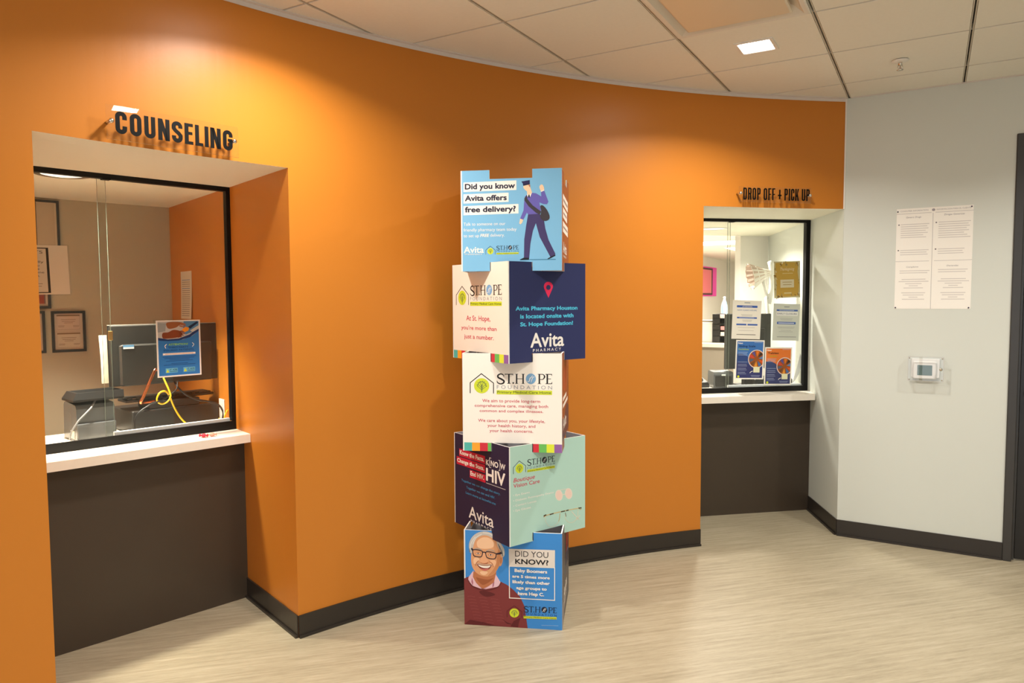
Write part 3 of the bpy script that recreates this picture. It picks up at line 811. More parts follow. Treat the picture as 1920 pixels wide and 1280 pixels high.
A.poly(I, Q((18, 1232), (527, 1232), (527, 1246), (18, 1246)), (72, 132, 168), 0)
A.poly(I, Q((135, 596), (300, 590), (362, 690), (380, 800), (425, 960), (522, 1158), (516, 1182), (452, 1206), (430, 1165), (300, 920), (245, 722), (203, 830), (168, 1010), (150, 1216), (75, 1212), (80, 950), (108, 750)), LEG, 1)
A.poly(I, Q((18, 1234), (75, 1208), (150, 1214), (145, 1240), (22, 1240)), (24, 22, 30), 1)
A.poly(I, Q((410, 1228), (452, 1203), (520, 1172), (525, 1188), (445, 1228), (415, 1236)), (24, 22, 30), 1)
A.poly(I, Q((118, 320), (150, 330), (190, 292), (250, 300), (322, 345), (318, 280), (364, 260), (424, 420), (405, 456), (350, 452), (295, 428), (318, 560), (268, 592), (135, 598), (116, 572), (66, 672), (22, 656), (70, 540), (82, 380), (90, 345)), PUR, 2)
A.poly(I, Q((22, 656), (66, 672), (50, 715), (26, 738), (10, 722)), SKIN, 2)
A.poly(I, Q((300, 195), (325, 175), (350, 190), (364, 252), (322, 272), (298, 225)), SKIN, 1, 3)
A.poly(I, Q((314, 268), (362, 250), (366, 262), (318, 282)), WHITE, 3)
A.poly(I, Q((68, 195), (160, 172), (168, 218), (192, 290), (150, 332), (122, 312), (120, 272), (92, 250), (70, 222)), SKIN, 3)
A.poly(I, Q((120, 308), (150, 326), (190, 288), (166, 352), (150, 332), (126, 348)), WHITE, 4)
A.poly(I, Q((140, 320), (156, 318), (160, 352), (148, 362), (138, 350)), (24, 22, 44), 5)
A.poly(I, Q((138, 178), (164, 180), (162, 216), (150, 200)), (186, 104, 70), 4)
A.poly(I, Q((40, 132), (158, 112), (160, 172), (66, 192), (60, 160)), (40, 38, 84), 4)
A.poly(I, Q((66, 176), (160, 158), (160, 172), (66, 192)), (28, 26, 60), 5)
A.poly(I, Q((82, 372), (118, 322), (126, 380), (200, 470), (322, 560), (300, 602), (250, 578), (140, 480), (84, 400)), BAG, 4)
A.poly(I, Q((308, 482), (345, 472), (400, 530), (440, 618), (430, 672), (365, 692), (308, 640), (322, 560)), BAG, 5, 3)
A.build(p5[0][0], {'illustration': 'mailman in purple sweater with shoulder bag waving', 'logo': 'house and tree logo', 'printed_text': 'dark lettering on white strips'})
A = Art(p5[1][1], S, BH)
FY = lambda y: 1-y            # heights given from the top edge
for n_, (y0, y1, x1) in enumerate(((.225, .335, .86), (.36, .465, .74), (.50, .605, .86))):
    kk = 'printed_text#%d' % n_
    A.rect(kk, .14, FY(y1), x1, FY(y0), WHITE, 0)
    A.rect(kk, .20, FY(y1-.042), x1-.06, FY(y0+.042), (140, 130, 132), 1)
A.text('brand_lettering', 'Avita', (.16, FY(.815)), (.66, FY(.815)), (.16, FY(.70)), WHITE, 1, .022)
A.text('brand_lettering', 'PHARMACY', (.19, FY(.855)), (.63, FY(.855)), (.19, FY(.832)), WHITE, 1, .012)
A.build(p5[1][0], {'printed_text': 'white strip of lettering'})

# --- box 4: navy and cream
c4 = crop(820, 470, 5.566)
t4, p4 = display_box(3, Y2, 'navy and cream display box with a pink map pin, second from the top', [CREAM, NAVY, CREAM, NAVY])
A = art(p4[0][1], [(180, 135), (752, 92), (752, 1168), (185, 1105)], c4); P = lambda *pts: c4(pts)
hope_logo(A, *P((217, 356), (688, 333), (688, 563), (217, 563)))
for txt, x0, x1, b0, b1, cp in (('At St. Hope,', 322, 568, 712, 726, 660), ("you're more than", 270, 632, 808, 824, 768), ('just a number.', 300, 602, 902, 920, 858)):
    A.text('printed_text', txt, P((x0, b0))[0], P((x1, b1))[0], P((x0, cp))[0], (206, 40, 74), 1, .010)
seq = [0, 1, 2, 3, 4, 5, 6, 0, 1, 2, 3, 4, 5]
def border(A, x0, x1, widths, seq, hgt=.040):
    tot = sum(widths); x = x0
    for w, c in zip(widths, seq):
        xa, xb = x, x+(x1-x0)*w/tot; x = xb
        for lo, hi in ((T, S*.288), (S*.712, S)):
            a, b = max(xa, lo), min(xb, hi)
            if b-a > 1e-4: A.raw('striped_border' if lo < .1 else 'striped_border#b', [(a, 0), (b, 0), (b, hgt-.0006), (a, hgt-.0006)], STRIPES[c], 0)
BW = [1]*13
border(A, T, S, BW, seq)
A.build(p4[0][0], {'printed_text': 'crimson lettering', 'striped_border': 'row of coloured blocks along the lower edge', 'logo': 'house and tree logo'})
A = art(p4[1][1], [(752, 92), (1568, 125), (1560, 1120), (752, 1168)], c4)
pin = [(1175, 482)] + [(1175+48*math.cos(math.radians(a)), 362-50*math.sin(math.radians(a))) for a in range(200, -21, -20)]
A.poly('map_pin', P(*pin), (224, 44, 88), 0)
A.ellipse('map_pin', P((1175, 372))[0], 24/5.566, 26/5.566, NAVY, 1)
for txt, x0, x1, b, cp in (('Avita Pharmacy Houston', 828, 1480, 610, 566), ('is located onsite with', 876, 1438, 692, 646), ('St. Hope Foundation!', 876, 1432, 772, 728)):
    A.text('printed_text', txt, P((x0, b))[0], P((x1, b))[0], P((x0, cp))[0], (84, 196, 230), 1, .040)
A.text('brand_lettering', 'Avita', P((982, 1002))[0], P((1336, 986))[0], P((982, 850))[0], WHITE, 1, .022)
A.text('brand_lettering', 'P H A R M A C Y', P((1008, 1046))[0], P((1304, 1032))[0], P((1008, 1016))[0], WHITE, 1, .018)
A.build(p4[1][0], {'map_pin': 'pink map pin', 'printed_text': 'sky blue lettering', 'brand_lettering': 'white lettering'})

# --- box 3: cream with foundation logo
c5 = crop(820, 640, 5.566)
t3, p3 = display_box(2, Y1, 'cream display box with the large house logo, middle of the stack', [(246, 240, 230), RUST, CREAM, RUST])
A = art(p3[0][1], [(260, 108), (1318, 112), (1305, 1155), (270, 1130)], c5); P = lambda *pts: c5(pts)
hope_logo(A, *P((340, 322), (1214, 324), (1210, 550), (340, 542)))
for txt, x0, x1, b0, b1, cp in (('We aim to provide long-term', 472, 1082, 626, 632, 594), ('comprehensive care, managing both', 392, 1164, 676, 684, 646), ('common and complex illnesses.', 444, 1112, 728, 738, 700),
                                ('We care about you, your lifestyle,', 428, 1130, 830, 842, 800), ('your health history, and', 526, 1028, 884, 892, 854), ('your health concerns.', 548, 1004, 938, 944, 908)):
    A.text('printed_text' if b0 < 760 else 'printed_text#b', txt, P((x0, b0))[0], P((x1, b1))[0], P((x0, cp))[0], (204, 62, 84), 1, .012)
border(A, T, S, [1.05]*6+[.6]+[1]*6, [0, 1, 2, 3, 4, 5, 6, 0, 2, 2, 3, 4, 5])
A.build(p3[0][0], {'printed_text': 'crimson lettering', 'striped_border': 'row of coloured blocks along the lower edge', 'logo': 'house and tree logo'})
A = Art(p3[1][1], S, BH)
A.poly('printed_picture', [(.02, .10), (.98, .10), (.98, .35), (.6, .42), (.3, .3), (.02, .34)], (96, 70, 74), 0)
A.poly('printed_picture', [(.2, .62), (.6, .58), (.62, .8), (.4, .84), (.22, .78)], (176, 84, 58), 0, 4)
A.rect('printed_picture', .12, .50, .62, .54, WHITE, 1); A.rect('printed_picture', .12, .43, .8, .47, WHITE, 1)
A.text('printed_picture', 'Avita', (.14, .2), (.6, .2), (.14, .33), WHITE, 1, .022)
A.build(p3[1][0])

# --- box 2: dark navy and aqua
c6 = crop(820, 790, 5.334)
t2, p2 = display_box(1, Y2, 'dark navy and pale aqua display box with printed eyeglasses, second from the floor', [DKNAVY, AQUA, DKNAVY, AQUA])
A = art(p2[0][1], [(160, 110), (708, 255), (708, 1245), (172, 985)], c6)
ch = crop(850, 830, 7.529); P = lambda *pts: ch(pts)
for q, txt, l, r, cp in (([(72, 78), (432, 180), (430, 292), (76, 182)], 'Know the Facts.', (82, 156), (420, 262), (82, 96)),
                         ([(38, 186), (432, 302), (430, 418), (40, 292)], 'Change the Stats.', (46, 262), (420, 386), (46, 206)),
                         ([(220, 376), (438, 442), (434, 552), (220, 482)], 'End HIV.', (228, 456), (418, 512), (228, 392))):
    a = [A.map(p) for p in P(*q)]
    x0, x1 = min(p[0] for p in a), max(p[0] for p in a); y0 = (a[2][1]+a[3][1])/2; y1 = (a[0][1]+a[1][1])/2
    kk = 'printed_text#'+txt[:3]
    A.raw(kk, [(x0, y0), (x1, y0), (x1, y1), (x0, y1)], (204, 34, 64), 0)
    A.text(kk, txt, P(l)[0], P(r)[0], P(cp)[0], WHITE, 1, .04)
A.text('headline', 'K', P((446, 306))[0], P((490, 318))[0], P((446, 226))[0], WHITE, 1, .03)
A.text('headline', 'NO', P((514, 326))[0], P((620, 350))[0], P((514, 246))[0], WHITE, 1, .03)
A.text('headline', 'W', P((648, 364))[0], P((720, 382))[0], P((648, 284))[0], WHITE, 1, .03)
A.stroke('headline', P((520, 212), (496, 205), (496, 340), (520, 348)), 6/7.5, WHITE, 1)
A.stroke('headline', P((622, 240), (644, 246), (644, 386), (622, 380)), 6/7.5, WHITE, 1)
A.text('headline', 'HIV', P((448, 536))[0], P((720, 606))[0], P((448, 356))[0], WHITE, 1, .03)
a, b = A.map(P((448, 552))[0]), A.map(P((722, 638))[0]); A.raw('headline', [(a[0], a[1]-.003), (b[0], a[1]-.003), (b[0], a[1]), (a[0], a[1])], (190, 184, 184), 1)
for txt, l, r, cp in (('Together we can change the story.', (106, 530), (646, 728), (106, 500)), ('Together we can end HIV.', (172, 634), (572, 780), (172, 602)), ('Learn more at knowhiv.me', (166, 708), (582, 862), (166, 676))):
    A.text('body_text', txt, P(l)[0], P(r)[0], P(cp)[0], (66, 148, 196), 1, .018)
A.text('brand_lettering', 'Avita', P((208, 1040))[0], P((552, 1172))[0], P((208, 880))[0], WHITE, 1, .016)
A.text('brand_lettering', 'P H A R M A C Y', P((234, 1098))[0], P((524, 1218))[0], P((234, 1066))[0], WHITE, 1, .016)
A.build(p2[0][0], {'printed_text': 'white lettering on a red strip', 'headline': 'large white lettering', 'body_text': 'blue lettering', 'brand_lettering': 'white lettering'})
A = art(p2[1][1], [(710, 255), (1473, 135), (1470, 1048), (710, 1243)], c6)
P = lambda *pts: c6(pts)
hope_logo(A, *P((750, 394), (1168, 332), (1168, 458), (750, 524)), dark=(34, 44, 52), grey=(70, 96, 112), disc=(34, 44, 52))
ce = crop(950, 840, 8.0); P = lambda *pts: ce(pts)
A.text('headline', 'Boutique', P((88, 496))[0], P((410, 446))[0], P((88, 436))[0], (206, 52, 84), 1, .014, .2)
A.text('headline', 'Vision Care', P((88, 582))[0], P((482, 508))[0], P((88, 524))[0], (206, 52, 84), 1, .014)
for txt, l, r, cp in (('\u2022 Eye Exams', (84, 706), (332, 662), (84, 676)), ('\u2022 Diabetic Retinopathy Exams', (84, 786), (690, 664), (84, 756)), ('\u2022 Contact Lenses', (84, 862), (430, 794), (84, 832)), ('\u2022 Eye Glasses', (84, 940), (348, 884), (84, 908))):
    A.text('printed_text', txt, P(l)[0], P(r)[0], P(cp)[0], WHITE, 1, .012)
G = 'illustration'
PALE = (232, 220, 206)
for cx_, cy_ in ((772, 692), (918, 668)):
    A.ellipse('illustration#b', P((cx_, cy_))[0], 56/8, 82/8, PALE, 0, -6); A.ellipse('illustration#b', P((cx_, cy_))[0], 44/8, 68/8, (236, 208, 196), 1, -6)
A.stroke('illustration#b', P((780, 618), (850, 604), (920, 592)), .9, PALE, 1); A.stroke('illustration#b', P((828, 684), (864, 676)), 1.4, PALE, 1)
GOLD = (190, 160, 96)
A.stroke(G, P((540, 1006), (620, 978), (740, 950), (830, 930), (940, 908), (1110, 878)), 1.6, (206, 182, 128), 1, smooth=4)
for a, b in (((540, 1000), (580, 980)), ((630, 980), (690, 962)), ((800, 938), (862, 926)), ((880, 922), (916, 912)), ((1064, 884), (1112, 880))): A.stroke(G, P(a, b), 2.0, (74, 64, 44), 2)
A.stroke(G, P((540, 1020), (560, 1000), (578, 990)), 1.0, GOLD, 1); A.stroke(G, P((1070, 880), (1090, 905), (1112, 900)), 1.0, GOLD, 1)
for pts in ([(566, 1000), (572, 1080), (620, 1150), (690, 1150), (760, 1090), (790, 970)], [(870, 960), (868, 1040), (920, 1096), (990, 1090), (1046, 1020), (1060, 900)]):
    A.stroke(G, P(*pts), .9, (214, 212, 190), 1, smooth=5)
A.stroke(G, P((786, 965), (780, 1030), (766, 1080)), .9, GOLD, 2); A.stroke(G, P((866, 950), (878, 1010)), 1.0, (96, 84, 60), 2)
A.stroke(G, P((960, 930), (1020, 1000), (1080, 1060)), 1.2, (226, 214, 196), 1); A.stroke(G, P((1090, 990), (1030, 1060)), 1.2, (226, 214, 196), 1)
A.build(p2[1][0], {'printed_text': 'white lettering', 'headline': 'crimson lettering', 'logo': 'house and tree logo', 'illustration': 'printed eyeglasses'})

# --- box 1: bottom, blue with a portrait
c7 = crop(820, 960, 5.566)
GREYP = (92, 88, 90)
t1, p1 = display_box(0, Y1, 'blue display box with a smiling grey haired man in glasses, standing on the floor', [BLUE, GREYP, BLUE, GREYP])
A = art(p1[0][1], [(258, 182), (1283, 200), (1275, 1175), (272, 1143)], c7)
cp_ = crop(860, 980, 6.4); P = lambda *pts: cp_(pts)
K = 'portrait'
SW, SWD, SK, SKL, SKD, HAIR = (126, 54, 54), (96, 36, 38), (222, 162, 118), (240, 196, 158), (186, 116, 78), (196, 192, 186)
A.poly(K, P((47, 655), (112, 625), (200, 740), (290, 770), (400, 745), (484, 680), (560, 715), (640, 775), (716, 850), (768, 960), (804, 1212), (56, 1190)), SW, 0)
A.poly(K, P((60, 1180), (120, 1130), (260, 1150), (420, 1190), (560, 1200), (56, 1190)), SWD, 1)
A.poly(K, P((600, 1195), (640, 1130), (720, 1090), (700, 1150), (690, 1205)), SWD, 1)
A.poly(K, P((500, 1110), (560, 1150), (640, 1175), (560, 1165)), (84, 30, 32), 1)
A.poly(K, P((230, 800), (300, 790), (420, 830), (330, 860), (260, 840)), SWD, 1, 4)
for i in range(26):
    yy = 860+i*12; xx = 90+(i*137) % 400
    A.stroke(K, P((xx, yy), (xx+40, yy-3), (xx+90, yy+5)), .7, (146, 74, 72), 1)
A.poly(K, P((150, 570), (432, 570), (424, 650), (400, 705), (275, 768), (200, 722), (152, 640)), SKD, 1)
A.poly(K, P((120, 640), (460, 650), (440, 740), (290, 778), (150, 736)), (206, 160, 172), 0)
A.poly(K, P((190, 640), (260, 720), (330, 700), (400, 640), (330, 660), (250, 650)), (160, 92, 58), 2, 4)
A.poly(K, P((160, 556), (102, 636), (96, 672), (150, 736), (260, 772), (190, 700), (152, 630)), (228, 190, 202), 2)
A.poly(K, P((142, 640), (158, 700), (150, 735), (134, 690)), (176, 110, 130), 3)
A.poly(K, P((426, 596), (482, 686), (458, 738), (296, 774), (360, 722), (404, 690)), (230, 192, 204), 2)
A.poly(K, P((410, 680), (402, 735), (386, 752), (388, 705)), (170, 108, 130), 3)
A.stroke(K, P((94, 668), (148, 742), (262, 780), (370, 776), (462, 734), (490, 688)), 1.6, SWD, 3, smooth=4)
A.poly(K, P((468, 380), (504, 384), (508, 440), (490, 492), (470, 496), (462, 440)), SK, 2, 3)
A.poly(K, P((480, 400), (498, 404), (496, 450), (482, 470)), SKD, 3, 3)
A.poly(K, P((136, 330), (130, 430), (146, 516), (190, 580), (255, 616), (335, 622), (405, 592), (446, 536), (476, 470), (488, 390), (480, 300), (452, 220), (400, 165), (330, 135), (250, 138), (182, 180), (146, 250)), SK, 3, 4)
A.poly(K, P((470, 300), (484, 390), (470, 470), (440, 540), (400, 592), (330, 620), (380, 560), (420, 500), (440, 420), (446, 340)), (202, 138, 94), 4, 4)
A.poly(K, P((200, 220), (260, 170), (340, 170), (400, 220), (390, 280), (300, 300), (215, 285)), SKL, 4, 5)
A.poly(K, P((160, 425), (200, 400), (232, 430), (200, 470), (165, 480)), SKL, 4, 4)
A.poly(K, P((350, 440), (400, 425), (430, 450), (410, 500), (370, 495)), (238, 188, 148), 5, 4)
A.poly(K, P((240, 570), (290, 560), (330, 575), (300, 605), (255, 600)), SKL, 4, 4)
A.poly(K, P((106, 310), (106, 240), (136, 172), (190, 122), (262, 96), (340, 100), (404, 132), (440, 190), (490, 236), (526, 300), (532, 362), (512, 392), (490, 372), (478, 320), (446, 262), (430, 205), (384, 172), (320, 142), (252, 146), (192, 186), (166, 240), (152, 300), (146, 345), (122, 352)), HAIR, 5, 4)
for a in (((120, 320), (130, 240), (180, 160)), ((150, 250), (190, 170), (260, 125)), ((440, 200), (490, 270), (505, 350)), ((270, 110), (350, 120), (410, 160)), ((460, 230), (512, 320), (520, 370))):
    A.stroke(K, P(*a), 1.2, (226, 222, 216), 6, smooth=4)
for a in (((112, 300), (116, 345)), ((470, 260), (492, 330)), ((500, 300), (508, 380)), ((455, 240), (476, 300))):
    A.stroke(K, P(*a), 1.6, (128, 124, 124), 6)
A.stroke(K, P((166, 312), (205, 296), (256, 314)), 1.8, (176, 160, 146), 6, smooth=4); A.stroke(K, P((312, 326), (360, 310), (412, 328)), 1.8, (176, 160, 146), 6, smooth=4)
A.poly(K, P((270, 350), (240, 430), (236, 452), (268, 470), (318, 462), (338, 440), (312, 400), (300, 350)), (232, 172, 130), 6, 4)
A.poly(K, P((238, 450), (268, 470), (318, 464), (336, 446), (320, 480), (270, 484)), (176, 100, 70), 6, 4)
for ex, ey in ((214, 354), (366, 368)):
    A.ellipse(K, P((ex, ey))[0], 30/6.4, 14/6.4, (196, 132, 96), 6); A.ellipse(K, P((ex, ey+1))[0], 20/6.4, 8/6.4, (236, 224, 214), 7); A.ellipse(K, P((ex, ey))[0], 8/6.4, 8/6.4, (52, 36, 30), 8)
FRM = (38, 32, 50)
A.stroke(K, P((152, 318), (200, 312), (256, 324), (268, 342), (258, 386), (232, 396), (180, 390), (158, 372)), 1.5, FRM, 9, True, 4)
A.stroke(K, P((308, 338), (360, 334), (420, 348), (432, 362), (420, 406), (390, 416), (340, 408), (314, 390)), 1.5, FRM, 9, True, 4)
A.stroke(K, P((264, 346), (286, 338), (310, 350)), 1.8, FRM, 9, smooth=4)
A.stroke(K, P((430, 356), (470, 350), (498, 340)), [2.2, 3.4, 4.2], FRM, 9); A.stroke(K, P((134, 296), (152, 322)), 3.2, FRM, 9)
A.poly(K, P((190, 476), (236, 470), (290, 478), (350, 474), (388, 484), (372, 500), (300, 492), (214, 492)), (196, 160, 134), 7, 4)
A.poly(K, P((204, 484), (260, 494), (330, 496), (374, 490), (352, 530), (318, 548), (280, 550), (236, 526)), (120, 48, 44), 8, 4)
A.poly(K, P((216, 489), (262, 498), (330, 500), (364, 495), (340, 520), (286, 524), (240, 510)), (248, 242, 232), 9, 4)
A.poly(K, P((238, 527), (282, 536), (342, 528), (316, 552), (280, 556)), (206, 112, 100), 9, 4)
A.stroke(K, P((222, 440), (196, 466), (186, 500)), 1.4, (180, 108, 74), 7, smooth=4); A.stroke(K, P((346, 446), (384, 472), (396, 510)), 1.4, (180, 108, 74), 7, smooth=4)
P = lambda *pts: c7(pts)
A.poly('printed_text', P((728, 365), (1208, 368), (1206, 545), (730, 540)), (228, 220, 212), 4)
A.text('printed_text', 'DID YOU', P((794, 444))[0], P((1138, 448))[0], P((794, 386))[0], (50, 46, 48), 5, -.006)
A.text('printed_text', 'KNOW?', P((794, 518))[0], P((1140, 524))[0], P((794, 466))[0], (34, 30, 32), 5, .03)
A.stroke('printed_text', P((733, 543), (1203, 547), (1200, 876), (735, 864)), 1.5, WHITE, 4, True)
for txt, x0, x1, b0, b1, cp in (('Baby Boomers', 788, 1126, 602, 606, 568), ('are 5 times more', 764, 1152, 660, 664, 630), ('likely than other', 766, 1152, 716, 722, 684), ('age groups to', 806, 1120, 774, 780, 744), ('have Hep C.', 822, 1092, 832, 838, 798)):
    A.text('printed_text', txt, P((x0, b0))[0], P((x1, b1))[0], P((x0, cp))[0], WHITE, 5, .042)
hope_logo(A, *P((708, 938), (1222, 946), (1220, 1068), (706, 1064)), dark=(30, 40, 62), grey=(32, 66, 130), disc=(30, 40, 62), layer=5, house=(94, 22, 28))
A.lines('printed_text#c', P((1064, 1128))[0][0], P((1236, 1128))[0][0], [P((0, 1130))[0][1]], .5, (170, 200, 230), 4)
A.build(p1[0][0], {'portrait': 'printed portrait of a smiling man in glasses and maroon sweater', 'printed_text': 'black and white lettering with a thin white box', 'logo': 'house and tree logo'})
A = Art(p1[1][1], S, BH)
A.poly('printed_picture', [(.02, .0), (.28, .0), (.28, .09), (.5, .09), (.62, .2), (.4, .3), (.02, .22)], (140, 134, 134), 0)
A.poly('printed_picture', [(.45, .5), (.9, .45), (.95, .8), (.6, .86), (.5, .7)], (66, 52, 62), 0, 4)
A.poly('printed_picture', [(.6, .6), (.8, .62), (.78, .82), (.62, .78)], (150, 40, 46), 1, 4)
A.stroke('printed_picture', [(.4, .42), (.7, .58), (.9, .55)], .02, (96, 140, 176), 1)
A.text('printed_picture', 'Avita', (.2, .22), (.68, .22), (.2, .34), WHITE, 1, .02)
A.text('printed_picture', 'PHARMACY', (.24, .15), (.64, .15), (.24, .18), WHITE, 1, .02)
A.build(p1[1][0])

# ================================================================ notices, paper and small fittings
def sheet(F, corners, name, label, cat, col=(240, 235, 224), thick=.0006, group=None, margin=0.):
    """paper in frame F (x along, y away from the reader, z up): corners tl, tr, br, bl as (s, d, z); returns thing and its Art"""
    tl, tr, br, bl = [F.w(c) for c in corners]
    ux = ((tr-tl)+(br-bl))/2; w = ux.length; uy = ((tl-bl)+(tr-br))/2; h = uy.length
    ctr = (tl+tr+br+bl)/4
    ux.normalize(); n = ux.cross(uy).normalized(); uy = n.cross(ux).normalized()
    G = Fr(ctr-ux*w/2-uy*h/2, ux, uy, n)
    t = thing(name, label, cat, G.w((w/2, 0, 0)), group)
    mb = MB(); mb.box(G, (0, 0, -thick), (w, h, 0), ink(col)); mb.build('sheet', t)
    A = Art(G, w, h, [(0, 0), (1, 0), (1, 1), (0, 1)], lift=.0002)
    return t, A, G, w, h
dg = .105+.0113
# third party notice on the counseling window
t, A, G, w, h = sheet(FL, [(.500, dg, 1.451), (.712, dg, 1.449), (.714, dg, 1.172), (.504, dg, 1.170)], 'notice', 'blue and white attention notice for insured patients taped inside the counseling window', 'notice', (238, 234, 228))
A.rect('printed_page', .035, .02, .965, .975, (50, 122, 196), 0)
A.poly('printed_page', [(.035, .02), (.965, .02), (.965, .20), (.80, .29), (.6, .345), (.4, .36), (.2, .36), (.035, .345)], (188, 190, 190), 1)
A.poly('printed_page', [(.035, .30), (.25, .335), (.5, .325), (.75, .26), (.965, .13), (.965, .20), (.75, .31), (.5, .36), (.25, .365), (.035, .345)], (30, 58, 112), 2)
A.poly('printed_page', [(.62, .02), (.965, .02), (.965, .14), (.8, .22), (.66, .26), (.6, .2)], (84, 136, 180), 2)
A.poly('printed_page', [(.72, .12), (.92, .03), (.96, .05), (.76, .16)], (30, 44, 72), 3); A.poly('printed_page', [(.76, .19), (.96, .1), (.965, .16), (.82, .22)], (196, 200, 196), 3)
A.poly('printed_page', [(.24, .04), (.48, .03), (.60, .06), (.52, .09), (.44, .13), (.30, .15), (.24, .12)], (150, 92, 56), 3, 4)
A.poly('printed_page', [(.14, .22), (.26, .21), (.38, .17), (.52, .19), (.58, .24), (.56, .28), (.44, .31), (.28, .32), (.14, .31)], (132, 68, 38), 4, 4)
for q in ((.52, .205, .63, .215), (.53, .235, .64, .245), (.52, .265, .61, .272), (.47, .30, .57, .292)):
    A.stroke('printed_page', [(q[0], q[1]), ((q[0]+q[2])/2, q[1]-.006), (q[2], q[3])], [.026, .024, .014], (146, 78, 46), 4, smooth=3)
for q in ((.55, .05, .66, .075), (.55, .075, .67, .10), (.52, .10, .63, .125)):
    A.stroke('printed_page', [(q[0], q[1]), (q[2], q[3])], [.026, .016], (160, 100, 62), 4)
A.poly('printed_page', [(.57, .17), (.66, .12), (.74, .14), (.72, .19), (.63, .22)], (238, 150, 34), 4)
A.poly('printed_page', [(.035, .04), (.22, .05), (.2, .19), (.035, .21)], (150, 160, 164), 3)
A.ctext('printed_page', 'ATTENTION!', .48, .445, .22, .034, (150, 214, 60), 3, .02)
A.ctext('printed_page', 'THIRD PARTY', .48, .495, .23, .030, (22, 64, 128), 3, .012)
A.ctext('printed_page', 'INSURED PATIENTS', .49, .545, .34, .030, (22, 64, 128), 3, .012)
A.stroke('printed_page', [(.22, .42), (.18, .45), (.2, .49)], .012, WHITE, 3, smooth=4); A.stroke('printed_page', [(.8, .41), (.84, .44), (.8, .48)], .012, WHITE, 3, smooth=4)
A.rect('printed_page', .13, .578, .87, .612, (244, 240, 236), 3); A.rect('printed_page', .18, .592, .82, .599, (196, 112, 70), 4)
A.clines('printed_page', .5, .38, [.645, .67, .695, .72, .765, .79], .008, (30, 76, 140), 3)
for x in (.18, .58):
    A.rect('printed_page', x, .845, x+.27, .925, (110, 186, 222), 3)
    A.poly('printed_page', [(x+.01, .92), (x+.045, .86), (x+.08, .92)], LIME, 4)
    A.text('printed_page', 'ST. HOPE', (x+.09, .89), (x+.26, .89), (x+.09, .86), (26, 50, 70), 4, .02); A.rect('printed_page', x+.09, .90, x+.26, .912, (60, 110, 140), 4)
A.build(t, {'printed_page': 'blue page with hands over a card reader'})
mb = MB(); mb.box(G, (-.012, -.012, -.0016), (w+.003, h+.004, -.0008), clear('plastic_sleeve', (.93, .95, .93))); mb.build('plastic_sleeve', t)

# phone notice at the window's left edge
t, A, G, w, h = sheet(FL, [(-.135, .1128, 1.787), (.140, .1128, 1.793), (.142, .1128, 1.578), (-.137, .1128, 1.572)], 'notice', 'black and white notice with dark border taped to the counseling window at the left jamb', 'notice', (222, 214, 198))
A.rect('printed_page', .09, .05, .735, .97, (52, 48, 42), 0); A.rect('printed_page', .11, .07, .70, .95, (214, 206, 190), 1)
A.text('printed_page', 'PATIENTS', (.16, .17), (.655, .17), (.16, .11), (60, 56, 50), 2, .0)
for i, (tx, x0) in enumerate((('respectfully', .24), ('that you', .38), ('not use', .42), ('cell phone', .34), ('area.', .50))):
    A.text('printed_page', tx, (x0, .36+i*.07), (.66 if i in (0, 3) else .6, .36+i*.07), (x0, .315+i*.07), (70, 66, 60), 2, .0)
A.clines('printed_page', .5, .13, [.78, .83], .012, (140, 132, 120), 2)
A.build(t)
mb = MB(); mb.box(G, (-.002, -.006, -.0014), (w+.008, h+.004, -.0007), clear('laminate_pouch', (.97, .97, .97))); mb.build('laminate_pouch', t)

# notices on the pick up window
dr = .065+.0112
def rnotice(c, label, base):
    return sheet(FR, [(s, dr, z) for s, z in c], 'notice', label, 'notice', base)
t, A, G, w, h = rnotice([(.272, 1.533), (.496, 1.524), (.492, 1.248), (.272, 1.255)], 'white clinic hours notice with three blue bands on the drop off window', (240, 234, 222))
A.clines('printed_page', .5, .10, [.06], .02, (150, 160, 170), 1)
A.rect('printed_page', .14, .13, .86, .185, (62, 96, 176), 1); A.ctext('printed_page', 'ATTENTION', .5, .172, .17, .026, WHITE, 2, .01)
A.ctext('printed_page', 'NEW CLINIC HOURS', .5, .27, .34, .034, (90, 112, 160), 1, .0)
A.clines('printed_page', .5, .2, [.37, .40], .008, (168, 164, 156), 1)
A.rect('printed_page', .16, .43, .86, .468, (62, 96, 176), 1); A.clines('printed_page', .5, .26, [.449], .010, (200, 208, 230), 2)
A.clines('printed_page', .52, .17, [.51, .54], .008, (168, 164, 156), 1)
A.rect('printed_page', .15, .605, .50, .645, (62, 96, 176), 1); A.rect('printed_page', .54, .605, .89, .645, (62, 96, 176), 1)
A.clines('printed_page', .5, .3, [.70, .78], .008, (186, 180, 168), 1); A.lines('printed_page', .17, .84, [.885], .018, (130, 124, 116), 1)
A.build(t)
t, A, G, w, h = rnotice([(.301, 1.247), (.521, 1.240), (.526, .957), (.301, .963)], 'blue flyer with a round spinning wheel picture on the drop off window', (238, 234, 226))
